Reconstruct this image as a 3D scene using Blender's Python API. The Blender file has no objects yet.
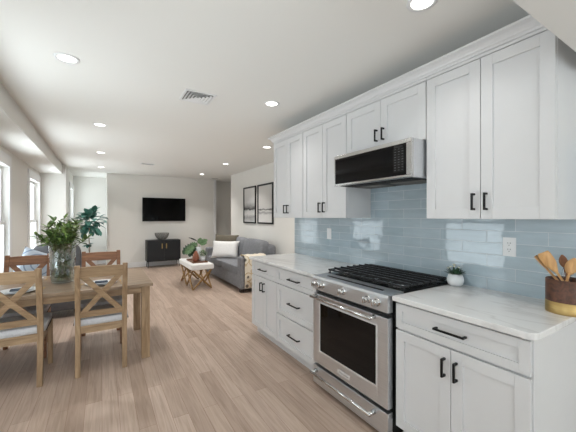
import bpy, bmesh, math, random
from mathutils import Vector, Matrix
random.seed(7)
PI = math.pi
COL = bpy.context.scene.collection
sc = bpy.context.scene

# ------------------------------------------------------------------ camera
cam_d = bpy.data.cameras.new('camera')
cam = bpy.data.objects.new('camera', cam_d); COL.objects.link(cam)
cam_d.sensor_width = 36.0
cam_d.lens = 302.0 / 576.0 * 36.0
cam_d.shift_y = 0.5 / 576.0
cam_d.clip_start = 0.02
cam.location = (0, 0, 1.40)
cam.rotation_euler = (PI / 2, 0, -math.atan(186 / 302.0))
sc.camera = cam

# ------------------------------------------------------------------ world / exposure
W = bpy.data.worlds.new('overcast_sky_fill_glow'); sc.world = W; W.use_nodes = True
wn = W.node_tree.nodes; wn.clear()
wo = wn.new('ShaderNodeOutputWorld'); wb = wn.new('ShaderNodeBackground')
# overcast sky above; below the horizon an added fill glow brightens the ceiling
SKY, GROUND_FILL = 5.4, 19.0
wtc = wn.new('ShaderNodeTexCoord'); wsp = wn.new('ShaderNodeSeparateXYZ'); wmr = wn.new('ShaderNodeMapRange')
W.node_tree.links.new(wtc.outputs['Generated'], wsp.inputs[0]); W.node_tree.links.new(wsp.outputs['Z'], wmr.inputs['Value'])
wmr.inputs['From Min'].default_value = -0.62; wmr.inputs['From Max'].default_value = -0.12
wmr.inputs['To Min'].default_value = GROUND_FILL; wmr.inputs['To Max'].default_value = SKY
W.node_tree.links.new(wmr.outputs[0], wb.inputs[1])
wb.inputs[0].default_value = (0.91, 0.96, 1.0, 1)
W.node_tree.links.new(wb.outputs[0], wo.inputs[0])
sc.view_settings.view_transform = 'Standard'
sc.view_settings.look = 'None'
sc.view_settings.gamma = 1.0
sc.view_settings.use_curve_mapping = False
sc.view_settings.exposure = -0.50

# daylight arriving through each window opening: (x, y, z, size across, size up, direction, power)
def area(name, loc, direction, sx, sy, power, color=(1, 1, 1), spread=PI):
    d = bpy.data.lights.new(name, 'AREA'); d.shape = 'RECTANGLE'; d.size = sx; d.size_y = sy
    d.energy = power; d.color = color; d.spread = spread
    o = bpy.data.objects.new(name, d); COL.objects.link(o); o.location = loc
    o.rotation_euler = Vector(direction).to_track_quat('-Z', 'Y').to_euler()
    return o
WIN_Y = (0.33, 2.83, 5.33, 7.83)
DAY = (0.93, 0.965, 1.0)
def portal(loc, direction, sx, sy):
    o = area('window_daylight_portal', loc, direction, sx, sy, 1.0)
    o.data.cycles.is_portal = True
for wy in WIN_Y:
    portal((-1.34, wy, 1.31), (1, 0, 0), 1.10, 1.66)
portal((-0.88, 9.87, 1.31), (1, 0, 0), 0.86, 1.66)
portal((0.39, -2.90, 1.30), (0, 1, 0), 3.06, 2.15)  # portal of the added fill opening behind the camera

# ------------------------------------------------------------------ materials
def lin(c):
    return tuple(((v / 255) / 12.92 if v / 255 <= 0.04045 else ((v / 255 + 0.055) / 1.055) ** 2.4) for v in c)
def nodes_of(m):
    nt = m.node_tree
    return nt, nt.nodes, nt.links, nt.nodes['Principled BSDF']
def mat(name, rgb, rough=0.5, metal=0.0, noise=0.0, nscale=8.0, bump=0.0, bscale=60.0, stretch=(1, 1, 1), spec=0.5, coat=0.0, aniso=0.0):
    m = bpy.data.materials.new(name); m.use_nodes = True
    nt, N, L, b = nodes_of(m)
    c = lin(rgb)
    b.inputs['Base Color'].default_value = (*c, 1)
    b.inputs['Roughness'].default_value = rough
    b.inputs['Metallic'].default_value = metal
    b.inputs['Specular IOR Level'].default_value = spec
    b.inputs['Coat Weight'].default_value = coat
    tc = N.new('ShaderNodeTexCoord'); mp = N.new('ShaderNodeMapping')
    mp.inputs['Scale'].default_value = stretch
    L.new(tc.outputs['Object'], mp.inputs['Vector'])
    if noise > 0:
        n = N.new('ShaderNodeTexNoise'); n.inputs['Scale'].default_value = nscale; n.inputs['Detail'].default_value = 5
        L.new(mp.outputs[0], n.inputs['Vector'])
        r = N.new('ShaderNodeValToRGB')
        r.color_ramp.elements[0].position = 0.3; r.color_ramp.elements[1].position = 0.7
        r.color_ramp.elements[0].color = (*[v * (1 - noise) for v in c], 1)
        r.color_ramp.elements[1].color = (*[min(1, v * (1 + noise)) for v in c], 1)
        L.new(n.outputs['Fac'], r.inputs[0]); L.new(r.outputs[0], b.inputs['Base Color'])
    if bump > 0:
        n2 = N.new('ShaderNodeTexNoise'); n2.inputs['Scale'].default_value = bscale; n2.inputs['Detail'].default_value = 3
        L.new(mp.outputs[0], n2.inputs['Vector'])
        bp = N.new('ShaderNodeBump'); bp.inputs['Strength'].default_value = bump; bp.inputs['Distance'].default_value = 0.01
        L.new(n2.outputs['Fac'], bp.inputs['Height']); L.new(bp.outputs[0], b.inputs['Normal'])
    return m
def emis(name, rgb, s):
    m = bpy.data.materials.new(name); m.use_nodes = True
    nt, N, L, b = nodes_of(m)
    b.inputs['Emission Color'].default_value = (*lin(rgb), 1); b.inputs['Emission Strength'].default_value = s
    b.inputs['Base Color'].default_value = (0.8, 0.8, 0.8, 1)
    return m
def thin_glass(name, tint=(1, 1, 1), gloss=0.08):
    m = bpy.data.materials.new(name); m.use_nodes = True
    nt = m.node_tree; N = nt.nodes; L = nt.links; N.clear()
    o = N.new('ShaderNodeOutputMaterial'); mx = N.new('ShaderNodeMixShader'); t = N.new('ShaderNodeBsdfTransparent'); g = N.new('ShaderNodeBsdfGlossy')
    lw = N.new('ShaderNodeLayerWeight'); lw.inputs['Blend'].default_value = 0.25
    mr = N.new('ShaderNodeMapRange'); mr.inputs['To Min'].default_value = gloss; mr.inputs['To Max'].default_value = 0.7
    t.inputs[0].default_value = (*tint, 1); g.inputs['Roughness'].default_value = 0.02
    L.new(lw.outputs['Facing'], mr.inputs['Value']); L.new(mr.outputs[0], mx.inputs[0])
    L.new(t.outputs[0], mx.inputs[1]); L.new(g.outputs[0], mx.inputs[2]); L.new(mx.outputs[0], o.inputs[0])
    return m

def floor_material():
    m = bpy.data.materials.new('oak_plank_floor'); m.use_nodes = True
    nt, N, L, b = nodes_of(m)
    tc = N.new('ShaderNodeTexCoord'); sp = N.new('ShaderNodeSeparateXYZ'); cb = N.new('ShaderNodeCombineXYZ')
    L.new(tc.outputs['Object'], sp.inputs[0]); L.new(sp.outputs['Y'], cb.inputs['X']); L.new(sp.outputs['X'], cb.inputs['Y'])
    br = N.new('ShaderNodeTexBrick'); br.offset = 0.37; br.offset_frequency = 2
    br.inputs['Scale'].default_value = 1.0; br.inputs['Brick Width'].default_value = 1.35; br.inputs['Row Height'].default_value = 0.105
    br.inputs['Mortar Size'].default_value = 0.0011; br.inputs['Mortar Smooth'].default_value = 0.1; br.inputs['Bias'].default_value = 0.0
    br.inputs['Color1'].default_value = (*lin((195, 174, 159)), 1)
    br.inputs['Color2'].default_value = (*lin((172, 150, 134)), 1)
    br.inputs['Mortar'].default_value = (*lin((140, 110, 92)), 1)
    L.new(cb.outputs[0], br.inputs['Vector'])
    mp = N.new('ShaderNodeMapping'); mp.inputs['Scale'].default_value = (1.3, 22, 1)
    L.new(cb.outputs[0], mp.inputs['Vector'])
    n = N.new('ShaderNodeTexNoise'); n.inputs['Scale'].default_value = 1.6; n.inputs['Detail'].default_value = 6; n.inputs['Distortion'].default_value = 1.2
    L.new(mp.outputs[0], n.inputs['Vector'])
    rp = N.new('ShaderNodeValToRGB'); rp.color_ramp.elements[0].position = 0.28; rp.color_ramp.elements[1].position = 0.62
    rp.color_ramp.elements[0].color = (0.66, 0.62, 0.58, 1); rp.color_ramp.elements[1].color = (1, 1, 1, 1)
    L.new(n.outputs['Fac'], rp.inputs[0])
    n3 = N.new('ShaderNodeTexNoise'); n3.inputs['Scale'].default_value = 0.9; n3.inputs['Detail'].default_value = 3
    L.new(cb.outputs[0], n3.inputs['Vector'])
    mx = N.new('ShaderNodeMix'); mx.data_type = 'RGBA'; mx.blend_type = 'MULTIPLY'; mx.inputs[0].default_value = 0.75
    L.new(br.outputs['Color'], mx.inputs[6]); L.new(rp.outputs[0], mx.inputs[7]); L.new(mx.outputs[2], b.inputs['Base Color'])
    b.inputs['Roughness'].default_value = 0.42
    bp = N.new('ShaderNodeBump'); bp.inputs['Strength'].default_value = 0.25; bp.inputs['Distance'].default_value = 0.002; bp.invert = True
    L.new(br.outputs['Fac'], bp.inputs['Height']); L.new(bp.outputs[0], b.inputs['Normal'])
    return m
def tile_material():
    m = bpy.data.materials.new('blue_glass_tile'); m.use_nodes = True
    nt, N, L, b = nodes_of(m)
    tc = N.new('ShaderNodeTexCoord'); sp = N.new('ShaderNodeSeparateXYZ'); cb = N.new('ShaderNodeCombineXYZ')
    L.new(tc.outputs['Object'], sp.inputs[0]); L.new(sp.outputs['Y'], cb.inputs['X']); L.new(sp.outputs['Z'], cb.inputs['Y'])
    mp = N.new('ShaderNodeMapping'); mp.inputs['Location'].default_value = (TILE_OX, -0.914 + 0.0785 * 20, 0)
    L.new(cb.outputs[0], mp.inputs['Vector'])
    br = N.new('ShaderNodeTexBrick'); br.offset = 0.5; br.offset_frequency = 2
    br.inputs['Scale'].default_value = 1.0; br.inputs['Brick Width'].default_value = 0.327; br.inputs['Row Height'].default_value = 0.0785
    br.inputs['Mortar Size'].default_value = 0.0019; br.inputs['Mortar Smooth'].default_value = 0.1
    br.inputs['Color1'].default_value = (*lin((188, 204, 213)), 1)
    br.inputs['Color2'].default_value = (*lin((172, 190, 200)), 1)
    br.inputs['Mortar'].default_value = (*lin((208, 215, 219)), 1)
    L.new(mp.outputs[0], br.inputs['Vector'])
    mp2 = N.new('ShaderNodeMapping'); mp2.inputs['Scale'].default_value = (3, 14, 1)
    L.new(cb.outputs[0], mp2.inputs['Vector'])
    n = N.new('ShaderNodeTexNoise'); n.inputs['Scale'].default_value = 2.2; n.inputs['Detail'].default_value = 5
    L.new(mp2.outputs[0], n.inputs['Vector'])
    rp = N.new('ShaderNodeValToRGB'); rp.color_ramp.elements[0].position = 0.3; rp.color_ramp.elements[1].position = 0.7
    rp.color_ramp.elements[0].color = (0.86, 0.87, 0.88, 1); rp.color_ramp.elements[1].color = (1, 1, 1, 1)
    L.new(n.outputs['Fac'], rp.inputs[0])
    mx = N.new('ShaderNodeMix'); mx.data_type = 'RGBA'; mx.blend_type = 'MULTIPLY'; mx.inputs[0].default_value = 1
    L.new(br.outputs['Color'], mx.inputs[6]); L.new(rp.outputs[0], mx.inputs[7]); L.new(mx.outputs[2], b.inputs['Base Color'])
    rr = N.new('ShaderNodeMapRange'); rr.inputs['To Min'].default_value = 0.035; rr.inputs['To Max'].default_value = 0.6
    L.new(br.outputs['Fac'], rr.inputs['Value']); L.new(rr.outputs[0], b.inputs['Roughness'])
    b.inputs['Specular IOR Level'].default_value = 1.0
    n2 = N.new('ShaderNodeTexNoise'); n2.inputs['Scale'].default_value = 9; n2.inputs['Detail'].default_value = 1
    L.new(cb.outputs[0], n2.inputs['Vector'])
    b1 = N.new('ShaderNodeBump'); b1.inputs['Strength'].default_value = 0.07; b1.inputs['Distance'].default_value = 0.01
    L.new(n2.outputs['Fac'], b1.inputs['Height'])
    b2 = N.new('ShaderNodeBump'); b2.inputs['Strength'].default_value = 0.5; b2.inputs['Distance'].default_value = 0.0015; b2.invert = True
    L.new(br.outputs['Fac'], b2.inputs['Height']); L.new(b1.outputs[0], b2.inputs['Normal']); L.new(b2.outputs[0], b.inputs['Normal'])
    return m
TILE_OX = -0.859 + 0.327 * 10
def quartz_material():
    m = bpy.data.materials.new('white_quartz'); m.use_nodes = True
    nt, N, L, b = nodes_of(m)
    tc = N.new('ShaderNodeTexCoord')
    mp = N.new('ShaderNodeMapping'); mp.inputs['Rotation'].default_value = (0, 0, 0.5); mp.inputs['Scale'].default_value = (2.2, 0.7, 1)
    L.new(tc.outputs['Object'], mp.inputs['Vector'])
    n = N.new('ShaderNodeTexNoise'); n.inputs['Scale'].default_value = 1.7; n.inputs['Detail'].default_value = 7; n.inputs['Distortion'].default_value = 0.7
    L.new(mp.outputs[0], n.inputs['Vector'])
    rp = N.new('ShaderNodeValToRGB'); e = rp.color_ramp.elements
    base = lin((228, 227, 226)); vein = lin((212, 210, 209))
    e[0].position = 0.47; e[0].color = (*base, 1); e[1].position = 0.53; e[1].color = (*base, 1)
    k = e.new(0.50); k.color = (*vein, 1)
    L.new(n.outputs['Fac'], rp.inputs[0]); L.new(rp.outputs[0], b.inputs['Base Color'])
    b.inputs['Roughness'].default_value = 0.16
    return m
def wood(name, a, bcol, rough=0.5, axis='X', scale=7.0):
    m = bpy.data.materials.new(name); m.use_nodes = True
    nt, N, L, b = nodes_of(m)
    tc = N.new('ShaderNodeTexCoord'); mp = N.new('ShaderNodeMapping')
    s = {'X': (1, 9, 9), 'Y': (9, 1, 9), 'Z': (9, 9, 1)}[axis]
    mp.inputs['Scale'].default_value = s
    L.new(tc.outputs['Object'], mp.inputs['Vector'])
    n = N.new('ShaderNodeTexNoise'); n.inputs['Scale'].default_value = scale; n.inputs['Detail'].default_value = 6; n.inputs['Distortion'].default_value = 0.6
    L.new(mp.outputs[0], n.inputs['Vector'])
    rp = N.new('ShaderNodeValToRGB'); rp.color_ramp.elements[0].position = 0.3; rp.color_ramp.elements[1].position = 0.68
    rp.color_ramp.elements[0].color = (*lin(a), 1); rp.color_ramp.elements[1].color = (*lin(bcol), 1)
    L.new(n.outputs['Fac'], rp.inputs[0]); L.new(rp.outputs[0], b.inputs['Base Color'])
    b.inputs['Roughness'].default_value = rough
    return m
def ramp_object(name, axis, stops, rough=0.6, wob=0.05):
    """bands along one object axis (0..1 generated), blurred by noise: abstract art"""
    m = bpy.data.materials.new(name); m.use_nodes = True
    nt, N, L, b = nodes_of(m)
    tc = N.new('ShaderNodeTexCoord'); sp = N.new('ShaderNodeSeparateXYZ'); L.new(tc.outputs['Generated'], sp.inputs[0])
    mp = N.new('ShaderNodeMapping'); mp.inputs['Scale'].default_value = (1, 1.6, 5); L.new(tc.outputs['Generated'], mp.inputs['Vector'])
    n = N.new('ShaderNodeTexNoise'); n.inputs['Scale'].default_value = 2.4; n.inputs['Detail'].default_value = 6
    L.new(mp.outputs[0], n.inputs['Vector'])
    ma = N.new('ShaderNodeMath'); ma.operation = 'MULTIPLY_ADD'; ma.inputs[1].default_value = wob * 4; L.new(n.outputs['Fac'], ma.inputs[0])
    L.new(sp.outputs[axis], ma.inputs[2])
    sb = N.new('ShaderNodeMath'); sb.operation = 'SUBTRACT'; sb.inputs[1].default_value = wob * 2; L.new(ma.outputs[0], sb.inputs[0])
    rp = N.new('ShaderNodeValToRGB'); els = rp.color_ramp.elements
    els[0].position = stops[0][0]; els[0].color = (*lin(stops[0][1]), 1)
    els[1].position = stops[-1][0]; els[1].color = (*lin(stops[-1][1]), 1)
    for p, c in stops[1:-1]:
        k = els.new(p); k.color = (*lin(c), 1)
    L.new(sb.outputs[0], rp.inputs[0]); L.new(rp.outputs[0], b.inputs['Base Color'])
    b.inputs['Roughness'].default_value = rough
    return m
def voronoi_mat(name, base, c1, c2, scale=9.0, rough=0.85):
    m = bpy.data.materials.new(name); m.use_nodes = True
    nt, N, L, b = nodes_of(m)
    tc = N.new('ShaderNodeTexCoord'); v = N.new('ShaderNodeTexVoronoi'); v.inputs['Scale'].default_value = scale
    L.new(tc.outputs['Object'], v.inputs['Vector'])
    rp = N.new('ShaderNodeValToRGB'); rp.color_ramp.interpolation = 'CONSTANT'
    e = rp.color_ramp.elements
    e[0].position = 0; e[0].color = (*lin(c1), 1); e[1].position = 0.22; e[1].color = (*lin(base), 1)
    k = e.new(0.50); k.color = (*lin(c2), 1); k = e.new(0.62); k.color = (*lin(base), 1)
    L.new(v.outputs['Distance'], rp.inputs[0]); L.new(rp.outputs[0], b.inputs['Base Color'])
    b.inputs['Roughness'].default_value = rough
    return m

M = {}
M['wall'] = mat('warm_white_wall_paint', (230, 228, 223), 0.85, bump=0.05, bscale=220)
M['soffit'] = mat('bulkhead_paint', (216, 214, 210), 0.88, bump=0.05, bscale=200)
M['ceil'] = mat('white_ceiling_paint', (238, 237, 233), 0.9, bump=0.05, bscale=200)
M['trim'] = mat('white_trim_paint', (232, 232, 232), 0.4, noise=0.01)
M['cab'] = mat('white_cabinet_lacquer', (214, 214, 215), 0.32, noise=0.008)
M['floor'] = floor_material()
M['tile'] = tile_material()
M['quartz'] = quartz_material()
M['black'] = mat('matte_black_metal', (24, 24, 25), 0.35, 0.6, noise=0.05)
M['steel'] = mat('brushed_stainless_steel', (214, 216, 219), 0.38, 1.0, noise=0.05, nscale=6, stretch=(30, 0.6, 30), bump=0.03, bscale=20)
M['badge'] = mat('satin_light_metal', (232, 232, 233), 0.5, 0.5, noise=0.02)
M['steel2'] = mat('polished_stainless_steel', (205, 204, 203), 0.16, 1.0, noise=0.03)
M['blackglass'] = mat('black_oven_glass', (7, 7, 9), 0.05, 0, noise=0.02, spec=0.3)
M['enamel'] = mat('black_cooktop_enamel', (16, 16, 17), 0.12, 0, noise=0.1)
M['iron'] = mat('cast_iron', (50, 50, 52), 0.22, 0.4, noise=0.15, nscale=40, bump=0.1, bscale=200)
M['void'] = mat('appliance_black_side', (10, 10, 10), 0.6, noise=0.1)
M['vent'] = mat('dark_vent_recess', (118, 116, 113), 0.8, noise=0.1)
M['oak'] = wood('weathered_oak_chair', (140, 113, 84), (184, 156, 124), 0.5, 'X', 4)
M['oakz'] = wood('weathered_oak_upright', (138, 111, 82), (182, 154, 122), 0.5, 'Z', 4)
M['tabletop'] = wood('oak_table_top', (130, 109, 88), (164, 141, 117), 0.33, 'X', 3)
M['oak_backlit'] = wood('oak_chair_backlit', (122, 84, 60), (158, 114, 84), 0.5, 'X', 4)  # oak of the far chairs, darkened to paint their backlit look
M['linen'] = mat('light_linen_seat', (206, 206, 209), 0.9, noise=0.06, nscale=60, bump=0.2, bscale=300)
M['nail'] = mat('dark_nailhead_metal', (60, 55, 50), 0.3, 1, noise=0.05)
M['sofa'] = mat('grey_sofa_fabric', (128, 129, 133), 0.9, noise=0.12, nscale=25, bump=0.3, bscale=300)
M['chairgrey'] = mat('charcoal_armchair_fabric', (98, 98, 101), 0.9, noise=0.12, nscale=25, bump=0.3, bscale=300)
M['whitefab'] = mat('white_cushion_fabric', (232, 230, 228), 0.9, noise=0.04, nscale=50, bump=0.2, bscale=250)
M['olive'] = mat('olive_cushion_fabric', (102, 95, 82), 0.9, noise=0.12, nscale=40, bump=0.2, bscale=250)
M['throw'] = voronoi_mat('patterned_throw_fabric', (226, 217, 200), (112, 106, 98), (196, 176, 142), 7)
M['darkfoot'] = mat('dark_wood_foot', (32, 24, 20), 0.4, noise=0.15)
M['gold'] = mat('brushed_brass', (190, 162, 108), 0.38, 1.0, noise=0.08, nscale=10, stretch=(1, 1, 12))
M['bronze'] = mat('aged_brass_wood_legs', (150, 118, 74), 0.4, 0.35, noise=0.2, nscale=20)
M['navy'] = mat('blue_black_console_paint', (25, 28, 32), 0.45, noise=0.06)
M['tray'] = wood('walnut_tray', (92, 58, 38), (128, 84, 56), 0.45, 'X', 5)
M['clay'] = mat('terracotta_glaze', (150, 92, 68), 0.4, noise=0.15, nscale=12)
M['ceramic'] = mat('white_ceramic', (232, 234, 236), 0.35, noise=0.04, nscale=30, bump=0.15, bscale=60)
M['screen'] = mat('television_screen', (1, 1, 2), 0.10, noise=0.02, spec=0.12)
M['screenframe'] = mat('television_bezel', (8, 8, 8), 0.4, noise=0.03)
M['leaf'] = mat('bouquet_leaf', (80, 106, 54), 0.5, noise=0.45, nscale=14)
M['leafy'] = mat('bouquet_leaf_light', (122, 146, 80), 0.5, noise=0.3, nscale=14)
M['figleaf'] = mat('blue_green_tree_leaf', (72, 120, 108), 0.35, noise=0.4, nscale=9)
M['mleaf'] = mat('monstera_leaf', (50, 78, 54), 0.35, noise=0.25, nscale=9)
M['lleaf'] = mat('pale_houseplant_leaf', (104, 136, 92), 0.45, noise=0.3, nscale=30)
M['darkleaf'] = mat('dark_feather_leaf', (38, 40, 36), 0.5, noise=0.2)
M['stem'] = mat('plant_stem', (98, 96, 66), 0.7, noise=0.2)
M['bark'] = mat('pale_tree_bark', (150, 132, 110), 0.8, noise=0.2, nscale=20)
M['soil'] = mat('potting_soil', (48, 36, 28), 0.95, noise=0.3, nscale=60)
M['petal'] = mat('cream_flower_petal', (238, 236, 214), 0.6, noise=0.05)
M['walnut'] = wood('dark_walnut_crock', (62, 38, 28), (106, 66, 46), 0.45, 'X', 6)
M['spoon'] = wood('light_beech_utensil', (196, 146, 92), (222, 176, 120), 0.5, 'Z', 6)
M['spoond'] = wood('brown_acacia_utensil', (132, 84, 54), (164, 110, 72), 0.5, 'Z', 6)
M['wire'] = mat('steel_wire', (150, 150, 152), 0.25, 1.0, noise=0.03)
M['basketwire'] = mat('grey_silver_openwork', (120, 118, 114), 0.35, 0.7, noise=0.1)
M['plastic'] = mat('white_switch_plastic', (236, 237, 238), 0.35, noise=0.01)
M['slot'] = mat('dark_socket_slot', (18, 18, 20), 0.5, noise=0.05)
def keypad_material():
    m = bpy.data.materials.new('touch_keypad_print'); m.use_nodes = True
    nt, N, L, b = nodes_of(m)
    tc = N.new('ShaderNodeTexCoord'); sp = N.new('ShaderNodeSeparateXYZ'); cb = N.new('ShaderNodeCombineXYZ')
    L.new(tc.outputs['Object'], sp.inputs[0]); L.new(sp.outputs['Y'], cb.inputs['X']); L.new(sp.outputs['Z'], cb.inputs['Y'])
    br = N.new('ShaderNodeTexBrick'); br.offset = 0.0
    br.inputs['Scale'].default_value = 1.0; br.inputs['Brick Width'].default_value = 0.030; br.inputs['Row Height'].default_value = 0.018
    br.inputs['Mortar Size'].default_value = 0.0080; br.inputs['Mortar Smooth'].default_value = 0.0
    br.inputs['Color1'].default_value = (*lin((120, 122, 126)), 1); br.inputs['Color2'].default_value = (*lin((150, 152, 156)), 1)
    br.inputs['Mortar'].default_value = (*lin((10, 10, 12)), 1)
    L.new(cb.outputs[0], br.inputs['Vector']); L.new(br.outputs['Color'], b.inputs['Base Color']); b.inputs['Roughness'].default_value = 0.1
    return m
M['keys'] = keypad_material()
M['lamp'] = emis('recessed_lamp_lens', (255, 252, 244), 9.0)
M['glass'] = thin_glass('window_glass', (0.96, 0.98, 0.98), 0.06)
M['vase'] = thin_glass('vase_glass', (0.90, 0.94, 0.93), 0.10)
M['water'] = thin_glass('vase_water', (0.90, 0.95, 0.94), 0.03)
M['napkin'] = mat('slate_napkin', (84, 92, 104), 0.9, noise=0.15, nscale=60)
M['pillowblue'] = None
def pillow_rings():
    m = bpy.data.materials.new('pale_blue_ringed_fabric'); m.use_nodes = True
    nt, N, L, b = nodes_of(m)
    tc = N.new('ShaderNodeTexCoord'); mp = N.new('ShaderNodeMapping')
    mp.inputs['Scale'].default_value = (1, 0.0, 1); L.new(tc.outputs['Object'], mp.inputs['Vector'])
    w = N.new('ShaderNodeTexWave'); w.wave_type = 'RINGS'; w.rings_direction = 'Y'; w.inputs['Scale'].default_value = 4.2; w.inputs['Distortion'].default_value = 1.2
    L.new(mp.outputs[0], w.inputs['Vector'])
    rp = N.new('ShaderNodeValToRGB'); e = rp.color_ramp.elements
    e[0].position = 0.05; e[0].color = (*lin((118, 131, 148)), 1); e[1].position = 0.16; e[1].color = (*lin((168, 178, 189)), 1)
    L.new(w.outputs['Fac'], rp.inputs[0]); L.new(rp.outputs[0], b.inputs['Base Color']); b.inputs['Roughness'].default_value = 0.9
    return m
M['pillowblue'] = pillow_rings()
M['art1'] = ramp_object('grey_watercolour_print', 'Z', [(0.0, (205, 205, 203)), (0.14, (150, 150, 150)), (0.22, (206, 205, 203)), (0.33, (190, 190, 188)), (0.37, (52, 52, 52)), (0.43, (120, 120, 119)), (0.58, (196, 195, 193)), (1.0, (222, 220, 217))], wob=0.04)
M['art2'] = ramp_object('pale_watercolour_print', 'Z', [(0.0, (222, 221, 218)), (0.2, (208, 206, 204)), (0.26, (150, 150, 150)), (0.31, (212, 210, 207)), (0.345, (40, 40, 40)), (0.37, (198, 196, 193)), (0.62, (205, 202, 198)), (1.0, (214, 211, 207))], wob=0.03)

# ------------------------------------------------------------------ mesh helpers
def box(bm, x0, x1, y0, y1, z0, z1):
    v = [bm.verts.new((x, y, z)) for x in (x0, x1) for y in (y0, y1) for z in (z0, z1)]
    for f in ((0, 1, 3, 2), (4, 6, 7, 5), (0, 4, 5, 1), (2, 3, 7, 6), (0, 2, 6, 4), (1, 5, 7, 3)):
        bm.faces.new([v[i] for i in f])
    return v
def obox(bm, c, size, rot=None):
    """oriented box: centre, full sizes, rotation matrix"""
    s = [k / 2 for k in size]
    v = box(bm, -s[0], s[0], -s[1], s[1], -s[2], s[2])
    R = rot if rot is not None else Matrix.Identity(3)
    for q in v: q.co = R @ q.co + Vector(c)
    return v
def beam(bm, a, b, w, t, up=(0, 0, 1)):
    """rectangular bar from a to b; w across, t along the 'up' side"""
    a, b = Vector(a), Vector(b); d = (b - a); l = d.length; d.normalize()
    u = Vector(up); s = d.cross(u).normalized(); u2 = s.cross(d)
    R = Matrix((s, d, u2)).transposed()
    return obox(bm, (a + b) / 2, (w, l, t), R)
def tube(bm, pts, r, n=8, cap=True):
    pts = [Vector(p) for p in pts]; rings = []
    rr = r if isinstance(r, (list, tuple)) else [r] * len(pts)
    prev = None
    for i, p in enumerate(pts):
        d = (pts[min(i + 1, len(pts) - 1)] - pts[max(i - 1, 0)]).normalized()
        ref = prev if prev is not None else (Vector((0, 0, 1)) if abs(d.z) < 0.9 else Vector((1, 0, 0)))
        s = d.cross(ref).normalized(); u = s.cross(d).normalized(); prev = u
        rings.append([bm.verts.new(p + (s * math.cos(a) + u * math.sin(a)) * rr[i]) for a in [2 * PI * k / n for k in range(n)]])
    for i in range(len(rings) - 1):
        for k in range(n):
            bm.faces.new((rings[i][k], rings[i][(k + 1) % n], rings[i + 1][(k + 1) % n], rings[i + 1][k]))
    if cap:
        bm.faces.new(rings[0][::-1]); bm.faces.new(rings[-1])
def lathe(bm, prof, c=(0, 0, 0), n=32, cap=True, axis='Z'):
    rings = []
    for r, z in prof:
        ring = []
        for k in range(n):
            a = 2 * PI * k / n
            if axis == 'Z': p = Vector((r * math.cos(a), r * math.sin(a), z))
            elif axis == 'X': p = Vector((z, r * math.cos(a), r * math.sin(a)))
            else: p = Vector((r * math.cos(a), z, r * math.sin(a)))
            ring.append(bm.verts.new(p + Vector(c)))
        rings.append(ring)
    for i in range(len(rings) - 1):
        for k in range(n):
            bm.faces.new((rings[i][k], rings[i][(k + 1) % n], rings[i + 1][(k + 1) % n], rings[i + 1][k]))
    if cap:
        if prof[0][0] > 1e-6: bm.faces.new(rings[0][::-1])
        if prof[-1][0] > 1e-6: bm.faces.new(rings[-1])
def cushion(bm, c, size, e=0.35, n=28, rot=None, pinch=0.0):
    """superellipsoid: soft upholstered block"""
    a, b, d = [k / 2 for k in size]
    def f(w, m): return math.copysign(abs(w) ** m, w)
    R = rot if rot is not None else Matrix.Identity(3)
    rows = []
    h = n // 2
    for i in range(h + 1):
        v = -PI / 2 + PI * i / h
        row = []
        for j in range(n):
            u = 2 * PI * j / n
            cx = f(math.cos(v), e) * f(math.cos(u), e); cy = f(math.cos(v), e) * f(math.sin(u), e); cz = f(math.sin(v), e if not pinch else 1.0)
            if pinch:   # throw pillow: thin at its edge, pointed corners
                rr = max(abs(cx), abs(cy)); cz *= 1.0
            row.append(bm.verts.new(R @ Vector((a * cx, b * cy, d * cz)) + Vector(c)))
        rows.append(row)
    for i in range(h):
        for j in range(n):
            try: bm.faces.new((rows[i][j], rows[i][(j + 1) % n], rows[i + 1][(j + 1) % n], rows[i + 1][j]))
            except ValueError: pass
def pillow(bm, c, w, h, t, rot, n=14):
    """square throw pillow in its local XZ plane, thickness along Y, with drawn-in edges"""
    g = {}
    for s in (-1, 1):
        for i in range(n + 1):
            for j in range(n + 1):
                if s == 1 and (i in (0, n) or j in (0, n)): g[s, i, j] = g[-1, i, j]; continue
                u = -1 + 2 * i / n; v = -1 + 2 * j / n
                ed = 1 - 0.07 * (1 - abs(v) ** 2) * abs(u) ** 3; ed2 = 1 - 0.07 * (1 - abs(u) ** 2) * abs(v) ** 3
                th = t / 2 * ((1 - u ** 4) * (1 - v ** 4)) ** 0.5
                p = Vector((u * w / 2 * ed, s * th, v * h / 2 * ed2))
                g[s, i, j] = bm.verts.new(rot @ p + Vector(c))
    for s in (-1, 1):
        for i in range(n):
            for j in range(n):
                q = [g[s, i, j], g[s, i + 1, j], g[s, i + 1, j + 1], g[s, i, j + 1]]
                bm.faces.new(q if s == -1 else q[::-1])
def leaf(bm, base, d, length, width, up=(0, 0, 1), curl=0.2, seg=4):
    d = Vector(d).normalized(); u = Vector(up)
    s = d.cross(u)
    if s.length < 1e-3: s = Vector((1, 0, 0))
    s.normalize(); n = s.cross(d)
    prev = None
    for i in range(seg + 1):
        t = i / seg
        w = width / 2 * math.sin(PI * min(1, (t * 0.94 + 0.06))) ** 0.8
        p = Vector(base) + d * length * t - n * curl * length * t * t
        row = [bm.verts.new(p - s * w + n * w * 0.25), bm.verts.new(p), bm.verts.new(p + s * w + n * w * 0.25)]
        if prev:
            for k in (0, 1): bm.faces.new((prev[k], prev[k + 1], row[k + 1], row[k]))
        prev = row
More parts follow.
